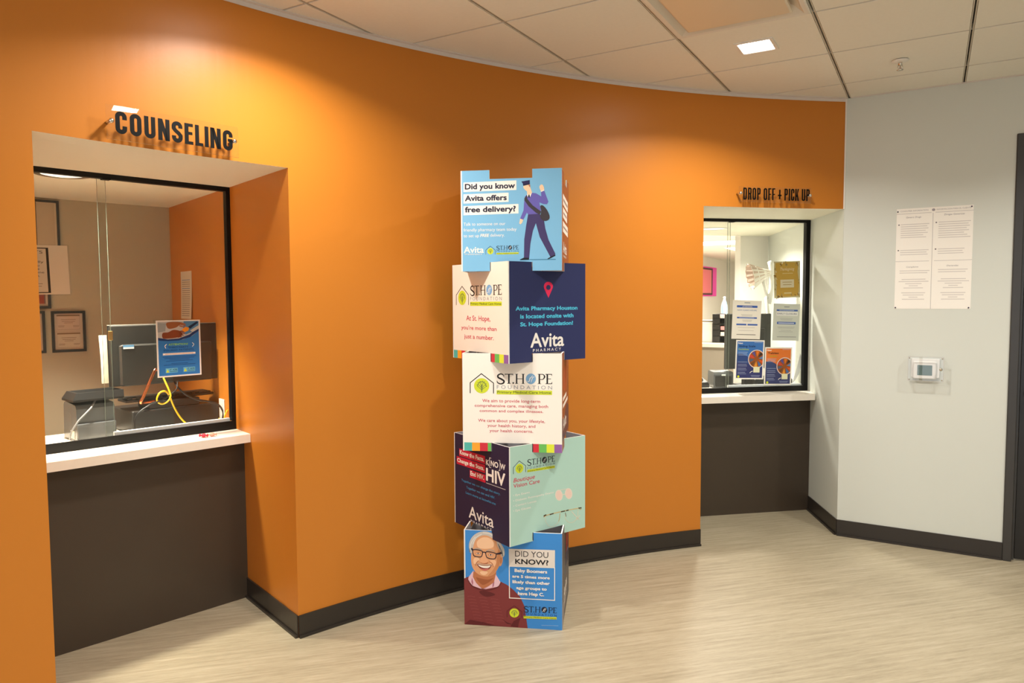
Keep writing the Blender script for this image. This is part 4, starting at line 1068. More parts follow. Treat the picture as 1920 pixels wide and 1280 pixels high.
def wheel_flyer(A, top, hill, low, circ_y, title, tcol, sub):
    k = 'printed_page'
    A.rect(k, .045, .035, .955, .965, top, 0)
    A.poly(k, [(.045, circ_y-.12), (.2, circ_y-.14), (.4, circ_y-.07), (.6, circ_y+.1), (.955, circ_y+.2), (.955, .965), (.045, .965)], hill, 1)
    A.poly(k, [(.045, circ_y+.1), (.4, circ_y+.12), (.955, circ_y+.25), (.955, .965), (.045, .965)], low, 2)
    A.text(k, 'New', (.07, .10), (.24, .10), (.07, .06), WHITE, 3, .03)
    A.text(k, title, (.10, .18), (.68, .18) if len(title) > 9 else (.5, .18), (.10, .128), tcol, 3, .02)
    A.clines(k, .78, .14, [.058], .008, (190, 200, 220), 3)
    A.text(k, sub, (.09, .255), (.45, .255), (.09, .21), (178, 206, 66), 3, .01) if sub else A.lines(k, .18, .45, [.235], .03, (196, 150, 40), 3)
    A.lines(k, .09, .42, [.31, .345, .38], .010, (170, 190, 220), 3)
    c = (.74, circ_y)
    m = A.map; asp = A.w/A.h
    def disc(rad, col, lay):
        pts = [(c[0]+rad*math.cos(a), c[1]+rad*asp*math.sin(a)) for a in [2*math.pi*i/36 for i in range(36)]]
        pts = [(min(p[0], .955), p[1]) for p in pts]; A.poly(k, pts, col, lay)
    disc(.30, (232, 214, 206), 3); disc(.275, (152, 84, 34), 4)
    cols = [(214, 88, 40), (70, 110, 168), (226, 150, 50), (112, 72, 40), (84, 96, 120), (210, 70, 60), (92, 84, 150), (226, 120, 40), (60, 48, 40), (90, 130, 180)]
    for i in range(10):
        a0, a1 = 2*math.pi*i/10+.2, 2*math.pi*(i+.72)/10+.2
        pts = [(c[0]+r*math.cos(a), c[1]+r*asp*math.sin(a)) for r, a in ((.07, (a0+a1)/2), (.25, a0), (.262, (a0+a1)/2), (.25, a1))]
        A.poly(k, [(min(p[0], .953), p[1]) for p in pts], cols[i], 5)
    A.rect(k, .64, circ_y+.20, .86, circ_y+.345, (226, 226, 190), 6)
    A.lines(k, .09, .42, [.56, .62, .66, .72, .76, .82, .86], .012, (150, 160, 190), 4)
    A.clines(k, .72, .16, [.90, .93], .010, (150, 160, 190), 4)
    A.stroke(k, [(.52, circ_y+.36), (.55, circ_y+.33), (.62, circ_y+.31)], .014, WHITE, 6, smooth=4)
    A.ellipse(k, (.12, .93), .04, .03, LIME, 5)
wheel_flyer(A, (64, 116, 186), (52, 76, 132), (56, 60, 110), .48, 'Sliding Scale', (22, 44, 84), 'Guidelines')
A.build(t)
t, A, G, w, h = rnotice([(.535, 1.190), (.746, 1.186), (.743, .909), (.523, .915)], 'orange flyer with a round spinning wheel picture on the drop off window', (240, 236, 226))
wheel_flyer(A, (226, 122, 52), (60, 74, 118), (60, 66, 108), .50, 'Tables', (70, 40, 26), '')
A.build(t)
t, A, G, w, h = rnotice([(.592, 1.505), (.799, 1.500), (.800, 1.232), (.588, 1.239)], 'pale grey early closure notice with two blue bands on the drop off window', (204, 208, 196))
A.clines('printed_page', .5, .10, [.085], .02, (132, 140, 150), 1)
A.rect('printed_page', .12, .155, .92, .20, (70, 102, 170), 1); A.clines('printed_page', .5, .28, [.178], .014, (196, 206, 226), 2)
A.rect('printed_page', .12, .21, .93, .325, (232, 232, 226), 1); A.ctext('printed_page', 'EARLY CLOSURE', .52, .29, .37, .042, (86, 96, 124), 2, .008)
A.clines('printed_page', .5, .24, [.40, .435], .008, (150, 152, 150), 1)
A.rect('printed_page', .15, .49, .86, .555, (70, 102, 170), 1); A.clines('printed_page', .5, .30, [.523], .018, (226, 230, 240), 2)
A.clines('printed_page', .5, .33, [.63, .66, .72, .76], .008, (158, 160, 156), 1); A.lines('printed_page', .17, .9, [.90], .014, (132, 134, 132), 1)
A.build(t)
t, A, G, w, h = rnotice([(.591, 1.807), (.797, 1.812), (.802, 1.550), (.595, 1.543)], 'gold bordered holiday notice at the top right of the drop off window', (206, 196, 156))
A.poly('printed_page', [(.06, .04), (.5, .02), (.94, .04), (.9, .3), (.96, .6), (.92, .95), (.5, .97), (.08, .95), (.1, .6), (.04, .3)], (208, 170, 78), 0)
import random
rnd = random.Random(4)
for i in range(34):
    a = rnd.random(); edge = rnd.choice([0, 1, 2, 3]); q = .03+.07*rnd.random()
    p = ((a, q), (1-q, a), (a, 1-q), (q, a))[edge]
    A.ellipse('printed_page', p, .025+.03*rnd.random(), .012+.015*rnd.random(), rnd.choice([(216, 208, 170), (150, 116, 50), (170, 150, 96), (226, 218, 190)]), 1, rnd.random()*180, n=10)
A.text('printed_page', 'Thanksgiving', (.24, .25), (.78, .25), (.24, .17), (240, 228, 196), 2, .0, .35)
A.clines('printed_page', .52, .2, [.33], .022, (222, 200, 140), 2)
A.rect('printed_page', .24, .50, .76, .72, (232, 222, 192), 2); A.clines('printed_page', .5, .18, [.57, .64], .016, (186, 160, 100), 3)
A.clines('printed_page', .52, .14, [.87], .034, (226, 210, 160), 2)
A.build(t)

# consumer information poster on the grey wall
FG = Fr((0, GY, 0), (1, 0, 0), (0, 1, 0))
px0, px1, pz0, pz1 = -.200, .197, 1.475, 2.085
t = thing('poster', 'white consumer information poster pinned on the grey wall', 'poster', (0, GY, pz0))
G = Fr((px0, GY-.0012, pz0), (1, 0, 0), (0, 0, 1), (0, -1, 0)); w, h = px1-px0, pz1-pz0
mb = MB(); mb.box(G, (0, 0, -.0009), (w, h, 0), ink((246, 242, 234))); mb.build('sheet', t)
A = Art(G, w, h, [(0, 0), (1, 0), (1, 1), (0, 1)], lift=.0002)
k = 'printed_page'; G1, G2 = (168, 164, 166), (140, 136, 142)
A.text(k, 'CONSUMER INFORMATION', (.05, .032), (.42, .032), (.05, .018), G1, 1, .0); A.text(k, 'INFORMACION PARA EL CLIENTE', (.53, .032), (.97, .032), (.53, .018), G1, 1, .0)
A.ellipse(k, (.49, .026), .022, .013, (160, 152, 156), 1)
A.rect(k, 0, .05, .465, .053, G1, 1); A.rect(k, .515, .05, 1, .053, G1, 1); A.rect(k, .483, .055, .488, 1, G1, 1)
A.rect(k, 0, .524, .45, .527, G1, 1); A.rect(k, .515, .524, 1, .527, G1, 1)
A.text(k, 'Generic Drugs', (.13, .096), (.33, .096), (.13, .080), G2, 1, .004, .2); A.text(k, 'Drogas Genericas', (.63, .086), (.89, .086), (.63, .070), G2, 1, .004, .2)
FINE = (212, 207, 203)
for x0, x1, ys in ((.06, .44, [.158+.0215*i for i in range(7)]), (.56, .97, [.150+.0215*i for i in range(8)]), (.06, .44, [.415, .4365, .458]), (.56, .9, [.412, .4335, .455])): A.lines(k, x0, x1, ys, .0075, FINE, 1)
for p in ((.035, .160), (.035, .415), (.53, .152), (.53, .412)): A.ellipse(k, p, .011, .006, (80, 74, 80), 1, n=10)
A.text(k, 'Complaints', (.15, .588), (.31, .588), (.15, .574), G2, 1, .004, .2); A.text(k, 'Demandas', (.68, .583), (.83, .583), (.68, .569), G2, 1, .004, .2)
A.lines(k, .06, .46, [.620, .641], .0075, FINE, 1); A.lines(k, .57, .95, [.614, .636], .0075, FINE, 1)
for cx_ in (.25, .77): A.clines(k, cx_, .2, [.705, .7265, .748, .7695, .791, .84, .8615, .883, .9045], .0075, FINE, 1, (.8, 1, .55, .3, .65, .8, .7, .3, .75))
A.build(t, {'printed_page': 'fine grey print in two columns'})
for s, z in ((.015, .972), (.975, .985), (.015, .012), (.975, .012)):
    mb = MB(); mb.lathe(Fr(G.w((s*w, z*h, .0006)), (1, 0, 0), (0, 0, 1), (0, -1, 0)), [(.0042, 0), (.0042, .002), (.003, .004), (0, .0045)], ink((60, 56, 84)), 12); part_label(mb.build('pin', t), 'dark purple pin')

# thermostat under a clear cover
tx0, tx1, tz0, tz1 = -.116, .071, 1.040, 1.186
t = thing('thermostat', 'white thermostat with green screen under a clear cover on the grey wall', 'thermostat', (-.03, GY, 1.04))
G = Fr((0, GY, 0), (1, 0, 0), (0, 0, 1), (0, -1, 0))
mb = MB(); mb.box(G, (tx0+.018, tz0+.016, .0005), (tx1-.020, tz1-.014, .012), 'white_plastic', bevel=.003); mb.box(G, (-.088, 1.050, .012), (.034, 1.158, .026), 'white_plastic', bevel=.005); mb.build('housing', t)
mb = MB(); mb.box(G, (-.066, 1.072, .0262), (.012, 1.134, .0272), 'lcd'); part_label(mb.build('screen', t), 'grey green screen')
mb = MB(); m_ = 'acrylic'
mb.box(G, (tx0, tz0, .052), (tx1, tz1, .055), m_)
for a, b in (((tx0, tz0, .0005), (tx0+.003, tz1, .052)), ((tx1-.003, tz0, .0005), (tx1, tz1, .052)), ((tx0+.003, tz0, .0005), (tx1-.003, tz0+.003, .052)), ((tx0+.003, tz1-.003, .0005), (tx1-.003, tz1, .052))): mb.box(G, a, b, m_)
mb.build('clear_cover', t)
mb = MB()
EDG = paint('clear_cover_edge', (196, 192, 186), .15)
for a, b in (((tx0, tz0, .0552), (tx1, tz0+.002, .0562)), ((tx0, tz1-.002, .0552), (tx1, tz1, .0562)), ((tx0, tz0+.002, .0552), (tx0+.002, tz1-.002, .0562)), ((tx1-.002, tz0+.002, .0552), (tx1, tz1-.002, .0562))): mb.box(G, a, b, EDG)
mb.build('cover_rim', t)
mb = MB(); mb.lathe(Fr(G.w((tx1-.014, 1.113, .0552)), (1, 0, 0), (0, 0, 1), (0, -1, 0)), [(.009, 0), (.009, .006), (.006, .009), (0, .010)], 'chrome', 16); mb.build('lock', t)
for s, z in ((tx0+.008, tz1-.008), (tx1-.008, tz1-.008), (tx0+.008, tz0+.008), (tx1-.008, tz0+.008)):
    mb = MB(); mb.lathe(Fr(G.w((s, z, .0562)), (1, 0, 0), (0, 0, 1), (0, -1, 0)), [(.004, 0), (.004, .002), (0, .003)], 'chrome', 10); mb.build('screw', t)

# wrapped sweets left on the counter
sw = FL.w((.665, -.010, ZC))
mb = MB()
F = Fr((sw.x, sw.y, ZC)).rot(.4)
mb.loft([[F.w((x, r*math.cos(a), .011+r*.9*math.sin(a))) for a in [2*math.pi*i/10 for i in range(10)]] for x, r in ((-.021, .0095), (-.013, .003), (-.008, .009), (.0, .0115), (.007, .009), (.012, .003), (.019, .009))], ink((196, 40, 62)), True, True)
tag(mb.build('wrapped_sweet'), 'small red wrapped sweet on the counseling counter', 'sweet')
sw = FL.w((.705, -.012, ZC))
mb = MB(); F = Fr((sw.x, sw.y, ZC)).rot(1.0)
mb.loft([[F.w((x, r*math.cos(a), .0105+r*.9*math.sin(a))) for a in [2*math.pi*i/10 for i in range(10)]] for x, r in ((-.022, .009), (-.013, .003), (-.009, .009), (.0, .0112), (.009, .009), (.013, .003), (.021, .009))], ink((222, 150, 130)), True, True)
tag(mb.build('wrapped_sweet'), 'small peach wrapped sweet beside the red one on the counter', 'sweet')

# ================================================================ inside the counseling booth
def booth(s, d, z): return FL.w((s, d, z))
# round downlight in the booth ceiling
cl = (-3.46, 1.80, ZS_L)
t = thing('round_downlight', 'round recessed downlight in the booth ceiling behind the counseling window', 'ceiling light', cl)
F = Fr(cl, (1, 0, 0), (0, -1, 0), (0, 0, -1))
mb = MB(); mb.loft([[F.w((r*math.cos(a), r*math.sin(a), z)) for a in [2*math.pi*i/32 for i in range(32)]] for r, z in ((.112, .0005), (.112, .004), (.092, .006), (.088, .001))], paint('nickel_ring', (150, 140, 122), .3, metal=.8), False, True); mb.build('trim_ring', t)
mb = MB(); mb.face([F.w((.088*math.cos(a), .088*math.sin(a), .0015)) for a in [2*math.pi*i/32 for i in range(32)]], 'niche_lens'); mb.build('lens', t)
li = bpy.data.lights.new('round_downlight_beam', 'AREA'); li.shape = 'DISK'; li.size = .16; li.energy = NICHE_W; li.color = (1., .90, .74); li.spread = math.radians(90)
lo = bpy.data.objects.new('lamp', li); COL.objects.link(lo); lo.parent = t; lo.location = (0, 0, -.008)

# receipt printer
t = thing('receipt_printer', 'glossy charcoal receipt printer at the left of the counseling desk', 'printer', booth(.29, .41, ZC))
F = Fr(booth(.195, .31, ZC), FL.x, FL.y).rot(.06)
mb = MB()
prof = [(0, 0), (0, .158), (.012, .176), (.15, .186), (.168, .180), (.178, .165), (.186, .02), (.186, 0)]
mb.loft([[F.w((x, y, z)) for y, z in prof] for x in (0., .002, .168, .170)], 'gloss_grey', True); mb.build('housing', t)
mb = MB(); mb.box(F, (-.002, -.012, .0), (.172, -.0005, .088), 'gloss_grey', bevel=.004); mb.build('lower_cover', t)
mb = MB(); mb.box(F, (.01, .03, .1868), (.16, .13, .192), 'grey_plastic', bevel=.003); mb.build('lid', t)
mb = MB(); mb.box(F, (-.0018, .03, .012), (-.0003, .085, .05), 'paper'); part_label(mb.build('sticker', t), 'white rating sticker')
mb = MB(); mb.tube([F.w((.11, .06, .193)), F.w((.10, .03, .2)), F.w((.06, -.012, .16)), F.w((.0, -.03, .11)), F.w((-.03, -.02, .06)), F.w((-.032, .0, .02)), F.w((-.01, -.03, .0042)), F.w((.03, -.035, .004))], .004, 'grey_cable', 8); mb.build('power_cable', t)
# open black tray on the printer
t = thing('cash_tray', 'black plastic tray tilted on top of the receipt printer', 'tray', F.w((.09, .08, .193)))
mb = MB()
TL_ = lambda x0, x1, y0, y1, z: [F.w((x, y, z)) for x, y in ((x0, y0), (x1, y0), (x1, y1), (x0, y1))]
mb.loft([TL_(-.015, .212, -.01, .15, .1935), TL_(-.015, .212, -.01, .15, .203), TL_(.004, .214, .0, .14, .236), TL_(.012, .208, .008, .132, .236), TL_(.012, .208, .012, .128, .222)], 'black_plastic', True); mb.build('tray_body', t)

# computer tower lying on the desk
t = thing('desktop_computer', 'black desktop computer lying flat on the counseling desk', 'computer', booth(.66, .46, ZC))
F = Fr(booth(.445, .318, ZC), FL.x, FL.y).rot(.05)
mb = MB(); mb.box(F, (0, 0, .004), (.44, .29, .118), 'dark_plastic', bevel=.004); mb.build('case', t)
for x, y in ((.03, .03), (.41, .03), (.03, .26), (.41, .26)):
    mb = MB(); mb.lathe(F.at((x, y, 0)), [(.012, 0), (.012, .0042)], 'black_plastic', 12); mb.build('foot', t)
mb = MB(); mb.box(F, (.0, -.004, .010), (.44, -.0005, .112), 'black_plastic', bevel=.001); mb.build('rear_panel', t)
Fp = F
t = thing('docking_station', 'flat black box lying on top of the desktop computer', 'docking station', Fp.w((.23, .10, .1185)))
mb = MB(); mb.box(Fp, (.085, .01, .1185), (.345, .16, .157), 'dark_plastic', bevel=.003); mb.build('case', t)
# keyboard
t = thing('keyboard', 'black keyboard lying on the box below the monitor', 'keyboard', Fp.w((.22, .13, .1575)))
mb = MB(); KF = Fp.at((.0, .055, .1575))
mb.box(KF, (-.01, 0, 0), (.445, .115, .014), 'black_plastic', bevel=.003); mb.build('body', t)
mb = MB()
for r_ in range(5):
    for c_ in range(20): mb.box(KF, (.0+c_*.0217, .008+r_*.021, .0142), (.0185+c_*.0217, .026+r_*.021, .0215), 'grey_plastic')
o = mb.build('keys', t); o['kind'] = 'stuff'

# monitor seen from behind on a bent copper tube stand
t = thing('monitor', 'black monitor seen from behind through the counseling window', 'monitor', Fp.w((.2, .05, .157)))
MF = Fr(booth(.652, .365, 1.268), FL.x, FL.y).rot(.02)
mb = MB(); mb.box(MF, (-.287, .0, -.150), (.287, .022, .155), 'grey_plastic', bevel=.004); sh = mb.build('rear_shell', t)
mb = MB(); mb.box(MF, (-.250, -.026, -.150), (.212, -.0005, .060), 'grey_plastic', bevel=.008); mb.build('rear_housing', t)
mb = MB(); mb.box(MF, (-.289, .0225, -.152), (.289, .030, .157), 'black_plastic'); mb.build('screen_bezel', t)
mb = MB(); mb.box(MF, (-.289, .004, .1555), (.289, .030, .1585), paint('silver_edge', (176, 176, 168), .3)); mb.build('top_edge', t)
mb = MB(); mb.box(MF, (-.235, -.0275, .038), (-.185, -.0263, .058), ink((96, 150, 196))); mb.box(MF, (-.235, -.0279, .038), (-.185, -.0275, .047), ink((220, 226, 232))); part_label(mb.build('sticker', t), 'small blue and white sticker')
mb = MB(); mb.box(MF, (-.05, -.060, -.055), (.05, -.0265, .005), 'black_plastic', bevel=.004)
mb.build('mount', t)
mb = MB()
for sgn in (-1,):
    q = [MF.w((x, y, z)) for x, y, z in ((sgn*.03, -.052, -.075), (sgn*.085, -.056, -.075), (sgn*.105, -.060, -.082), (sgn*.165, -.072, -.205), (sgn*.178, -.072, -.226), (sgn*.172, -.06, -.239), (sgn*.150, -.04, -.240), (sgn*.09, -.012, -.240))]
    mb.tube(smooth_loop([tuple(p) for p in q], 4, False), .0075, 'copper', 12)
part_label(mb.build('stand', t), 'bent copper tube stand')

# cables
def cable(name, pts, r, mat, label):
    mb = MB(); mb.tube(smooth_loop([tuple(booth(*p)) for p in pts], 6, False), r, mat, 8)
    return tag(mb.build(name), label, 'cable')
cable('network_cable', [(.592, .30, 1.150), (.602, .27, 1.10), (.608, .255, 1.060), (.590, .25, 1.032), (.560, .25, 1.024), (.540, .25, 1.045), (.552, .25, 1.078), (.580, .255, 1.086), (.604, .265, 1.062), (.630, .27, .995), (.660, .265, .935), (.705, .25, .880)], .0045, 'yellow_cable', 'yellow network cable looping behind the counseling window')
cable('power_cable', [(.665, .31, 1.125), (.640, .27, 1.085), (.570, .25, 1.045), (.500, .24, 1.025), (.440, .235, .985), (.425, .23, .925), (.445, .225, .876)], .0035, 'black_cable', 'thin black cable hanging from the monitor past the copper stand')
cable('power_cable', [(.655, .33, 1.125), (.665, .30, 1.090), (.700, .28, 1.050), (.760, .28, 1.018), (.800, .285, 1.01), (.860, .28, .985), (.885, .275, .94), (.878, .27, .90), (.890, .27, .876)], .005, 'black_cable', 'thick black cable running right under the monitor to the outlet')
cable('network_cable', [(.872, .30, .905), (.868, .235, .888), (.868, .215, .93), (.878, .212, .953), (.890, .225, .958)], .004, 'yellow_cable', 'short yellow cable at the outlet beside the window frame')

# wall outlet on the orange booth wall
jdir = Vector((jd.x, jd.y, 0)); jin = Vector((-jn.x, -jn.y, 0))
def side(r, z, o=0.): p = Vector((JL[0], JL[1], 0))+jdir*r+jin*o; return Vector((p.x, p.y, z))
GS = Fr(side(.0, 0, .0006), -jdir, (0, 0, 1), jin)     # x runs back towards the reader
t = thing('wall_outlet', 'white outlet plate low on the orange booth wall', 'outlet', side(.90, .90))
mb = MB(); mb.box(GS, (-.945, .890, 0), (-.870, 1.010, .006), 'white_plastic', bevel=.002); mb.build('plate', t)
mb = MB()
for z in (.928, .972): mb.box(GS, (-.922, z-.014, .0062), (-.893, z+.014, .0075), ink((226, 222, 214)), bevel=.0005)
mb.build('socket', t)
# paper calendar strip on that wall
t = thing('wall_paper_list', 'long narrow printed list taped on the orange booth wall', 'paper list', side(1.45, 1.44))
mb = MB(); curl = []
for i in range(9):
    z = 1.437+.285*i/8; o = .001+.010*((1-i/8)**2)
    curl.append((z, o))
r0, r1 = 1.36, 1.565
mb.loft([[side(r0, z, o), side(r1, z, o*.6), side(r1, z, o*.6+.0006), side(r0, z, o+.0006)] for z, o in curl], ink((232, 226, 210)), True); mb.build('sheet', t)
mb = MB()
rows = [(z, .004) for z in [1.455+.0125*i for i in range(18)]]
for i, (z, hh) in enumerate(rows):
    f = (z-1.437)/.285; o = .001+.010*((1-f)**2)
    col = ink((110, 150, 190)) if i in (13, 17) else ink((158, 154, 144))
    a, b = r0+.03, r1-.03
    mb.face([side(b, z, o*.8+.0026), side(a, z, o+.0016), side(a, z+hh, o+.0016), side(b, z+hh, o*.8+.0026)], col)
mb.build('printed_rows', t)

# framed pictures on the taupe back wall (x measured back from the corner)
def framed(x0, x1, z0, z1, label, draw, fw=.014, mat_col=(196, 176, 156), cat='framed picture'):
    t = thing('picture_frame', label, cat, FB.w(((x0+x1)/2, 0, z0)), 'framed pictures on the booth wall')
    G = Fr(FB.w((x0, .0006, z0)), FB.x, (0, 0, 1), FB.y); w, h = x1-x0, z1-z0
    mb = MB()
    mb.box(G, (0, 0, 0), (fw, h, .018), 'frame_wood'); mb.box(G, (w-fw, 0, 0), (w, h, .018), 'frame_wood')
    mb.box(G, (fw, 0, 0), (w-fw, fw, .018), 'frame_wood'); mb.box(G, (fw, h-fw, 0), (w-fw, h, .018), 'frame_wood'); mb.build('frame', t)
    mb = MB(); mb.box(G, (fw, fw, .002), (w-fw, h-fw, .006), ink(mat_col)); mb.build('print', t)
    A = Art(Fr(G.w((fw, fw, .006)), G.x, G.y, G.z), w-2*fw, h-2*fw, [(0, 0), (1, 0), (1, 1), (0, 1)], lift=.0002)
    draw(A); A.build(t)
    return t
def cert(A):
    k = 'printed_page'
    for y0, c in ((.03, (206, 184, 168)), (.53, (206, 192, 172))):
        A.rect(k, .07, y0, .93, y0+.43, c, 0); A.stroke(k, [(.10, y0+.02), (.90, y0+.02), (.90, y0+.41), (.10, y0+.41)], .006, (120, 104, 92), 1, True)
        A.rect(k, .09, y0+.005, .91, y0+.045, (140, 112, 84), 1); A.clines(k, .5, .26, [y0+.14, y0+.19, y0+.23], .012, (140, 120, 104), 1)
        A.lines(k, .14, .36, [y0+.31, y0+.34], .012, (150, 130, 112), 1); A.lines(k, .66, .88, [y0+.31, y0+.34], .012, (150, 130, 112), 1)
L0 = -.599   # where the back wall samples were measured from, along the wall
framed(L0-.056, L0+.114, 1.253, 1.490, 'black framed pair of certificates, right of the lower two on the booth wall', cert)
framed(L0-.270, L0-.086, 1.253, 1.492, 'black framed certificate at the left edge of the booth window view', cert)
def redpic(A):
    A.rect('printed_page', .05, .06, .95, .94, (120, 92, 84), 0); A.poly('printed_page', [(.45, .94), (.75, .3), (.92, .3), (.92, .94)], (156, 62, 44), 1); A.rect('printed_page', .08, .1, .5, .5, (200, 186, 170), 1)
framed(L0-.30, L0-.053, 1.505, 1.760, 'dark framed red and white picture under the taped phone notice', redpic)
def diploma(A):
    k = 'printed_page'
    A.rect(k, .03, .02, .975, .98, (198, 178, 150), 0); A.rect(k, .72, .0, .745, 1, (60, 50, 40), 1)
    for i, yy in enumerate((.10, .20)):
        for q in range(7): A.ellipse(k, (.34+.05*q, yy+.012*(q % 2)), .034, .03, (84, 78, 70), 1, n=10)
    A.clines(k, .50, .16, [.42, .50, .60, .68], .014, (130, 118, 100), 1)
framed(L0-.40, L0+.004, 1.790, 2.117, 'tall cream framed diploma with dark edge near the booth ceiling', diploma, fw=.012, mat_col=(214, 196, 168))
# note hanging at the edge of the monitor
t = thing('paper_note', 'white paper note curling beside the left edge of the monitor', 'paper note', booth(.335, .33, 1.14))
mb = MB(); mb.loft([[booth(.318+.002*math.sin(i), .345+.004*i, z), booth(.352, .352+.002*i, z), booth(.352, .3526+.002*i, z), booth(.318+.002*math.sin(i), .3456+.004*i, z)] for i, z in enumerate((1.14, 1.20, 1.26, 1.32, 1.378))], ink((236, 226, 200)), True); mb.build('sheet', t)

# ================================================================ inside the pharmacy office
# troffers
def troffer(x0, x1, y0, y1, label):
    t = thing('troffer', label, 'ceiling light', ((x0+x1)/2, (y0+y1)/2, 2.2), 'office ceiling troffers')
    mb = MB(); mb.box(WORLD, (x0-.02, y0-.02, 2.193), (x1+.02, y1+.02, 2.1995), 'white_plastic'); mb.build('frame', t)
    mb = MB(); mb.box(WORLD, (x0, y0, 2.190), (x1, y1, 2.1928), 'troffer_lens'); mb.build('lens', t)
    li = bpy.data.lights.new('troffer_beam', 'AREA'); li.shape = 'RECTANGLE'; li.size = x1-x0; li.size_y = y1-y0; li.energy = TROFFER_W; li.color = (1., .93, .82)
    lo = bpy.data.objects.new('lamp', li); COL.objects.link(lo); lo.parent = t; lo.location = (0, 0, -.014)
troffer(-2.95, -1.75, 8.20, 8.75, 'bright troffer nearest in the office ceiling behind the drop off window')
troffer(-2.32, -1.12, 9.35, 9.90, 'bright troffer second in the office ceiling behind the drop off window')
troffer(-1.6, -.4, 7.1, 7.7, 'bright troffer in the office ceiling hidden behind the recess wall')
# round downlight of the pick up desk
cl = FR.w((.45, .75, ZS_R))
t = thing('round_downlight', 'round recessed downlight over the desk behind the drop off window', 'ceiling light', cl)
F = Fr(cl, (1, 0, 0), (0, -1, 0), (0, 0, -1))
mb = MB(); mb.loft([[F.w((r*math.cos(a), r*math.sin(a), z)) for a in [2*math.pi*i/32 for i in range(32)]] for r, z in ((.112, .0005), (.112, .004), (.092, .006), (.088, .001))], 'white_plastic', False, True); mb.build('trim_ring', t)
mb = MB(); mb.face([F.w((.088*math.cos(a), .088*math.sin(a), .0015)) for a in [2*math.pi*i/32 for i in range(32)]], 'niche_lens'); mb.build('lens', t)
li = bpy.data.lights.new('round_downlight_beam', 'AREA'); li.shape = 'DISK'; li.size = .16; li.energy = 42; li.color = (1., .93, .82); li.spread = math.radians(150)
lo = bpy.data.objects.new('lamp', li); COL.objects.link(lo); lo.parent = t; lo.location = (0, 0, -.008)

# pink board on the office wall
t = thing('pink_board', 'bright pink board with a dark framed sheet on the far office wall', 'notice board', (-3.13, 11.7, 1.58))
mb = MB(); mb.box(WORLD, (-3.1295, 10.6, 1.58), (-3.11, 12.0, 2.05), ink((255, 60, 190))); mb.build('board', t)
mb = MB(); mb.box(WORLD, (-3.1098, 10.62, 1.60), (-3.095, 11.70, 2.03), ink((90, 30, 40))); mb.build('frame', t)
mb = MB(); mb.box(WORLD, (-3.0948, 10.68, 1.63), (-3.092, 11.62, 2.0), ink((240, 120, 130))); mb.build('print', t)
# grey reception desk with white top and upstand
t = thing('reception_desk', 'grey fronted desk with white top seen far through the drop off window', 'desk', (-2.2, 7.3, 0))
mb = MB(); mb.box(WORLD, (-3.1, 7.10, 0), (-1.20, 7.16, 1.06), paint('desk_front', (166, 154, 138), .5)); mb.build('front_panel', t)
mb = MB(); mb.prism([(-3.1, 7.06), (-1.20, 7.06), (-1.20, 7.75), (-3.1, 7.75)], 1.0605, 1.095, 'counter'); mb.build('top', t)
mb = MB(); mb.box(WORLD, (-3.1, 7.16, 0), (-3.06, 7.72, 1.06), 'counter'); mb.build('side_panel', t)
mb = MB(); mb.box(WORLD, (-1.24, 7.16, 0), (-1.2, 7.72, 1.06), 'counter'); mb.build('side_panel', t)
t = thing('white_cabinet', 'white box standing on the grey office desk', 'cabinet', (-2.25, 7.5, 1.0955))
mb = MB(); mb.box(WORLD, (-2.55, 7.30, 1.0955), (-1.925, 7.60, 1.300), 'white_plastic', bevel=.006); mb.build('body', t)
mb = MB(); mb.box(WORLD, (-2.52, 7.32, 1.3005), (-1.94, 7.58, 1.318), paint('tray_mix', (150, 140, 126), .5)); mb.build('paper_tray', t)
t = thing('file_organizer', 'black file organizer with papers on the office desk', 'organizer', (-1.83, 7.45, 1.0955))
mb = MB(); mb.box(WORLD, (-1.915, 7.25, 1.0955), (-1.905, 7.55, 1.385), 'black_plastic'); mb.box(WORLD, (-1.75, 7.25, 1.0955), (-1.74, 7.55, 1.385), 'black_plastic'); mb.box(WORLD, (-1.905, 7.54, 1.0955), (-1.75, 7.55, 1.385), 'black_plastic')
for z in (1.0955, 1.16, 1.22, 1.28, 1.34): mb.box(WORLD, (-1.905, 7.25, z), (-1.75, 7.54, z+.006), 'black_plastic')
mb.box(WORLD, (-1.905, 7.25, 1.101), (-1.84, 7.256, 1.385), 'black_plastic'); mb.build('shelves', t)
mb = MB(); mb.box(WORLD, (-1.90, 7.27, 1.3462), (-1.85, 7.52, 1.378), ink((226, 168, 150))); mb.box(WORLD, (-1.83, 7.24, 1.2265), (-1.77, 7.5, 1.262), ink((208, 140, 140))); mb.box(WORLD, (-1.83, 7.24, 1.167), (-1.79, 7.5, 1.205), ink((210, 200, 190))); mb.build('papers', t)
t = thing('water_bottle', 'pale blue bottle behind the black file organizer', 'bottle', (-1.86, 7.65, 1.0955))
F = Fr((-1.895, 7.64, 1.0955))
mb = MB(); mb.lathe(F, [(.03, 0), (.034, .01), (.034, .36), (.026, .40), (.012, .43), (.012, .445)], paint('blue_bottle', (168, 208, 236), .2), 20); mb.build('body', t)
mb = MB(); mb.lathe(F, [(.014, .4455), (.014, .465), (0, .468)], 'white_plastic', 16); mb.build('cap', t)
t = thing('paper_towel_box', 'white dispenser box beside the file organizer', 'dispenser', (-1.68, 7.45, 1.0955))
mb = MB(); mb.box(WORLD, (-1.730, 7.3, 1.0955), (-1.60, 7.50, 1.47), 'white_plastic', bevel=.02); mb.build('body', t)
mb = MB(); mb.lathe(Fr((-1.655, 7.2995, 1.42), (1, 0, 0), (0, 0, 1), (0, -1, 0)), [(.022, 0), (.022, .004), (0, .006)], 'dark_plastic', 16); mb.build('roll_window', t)
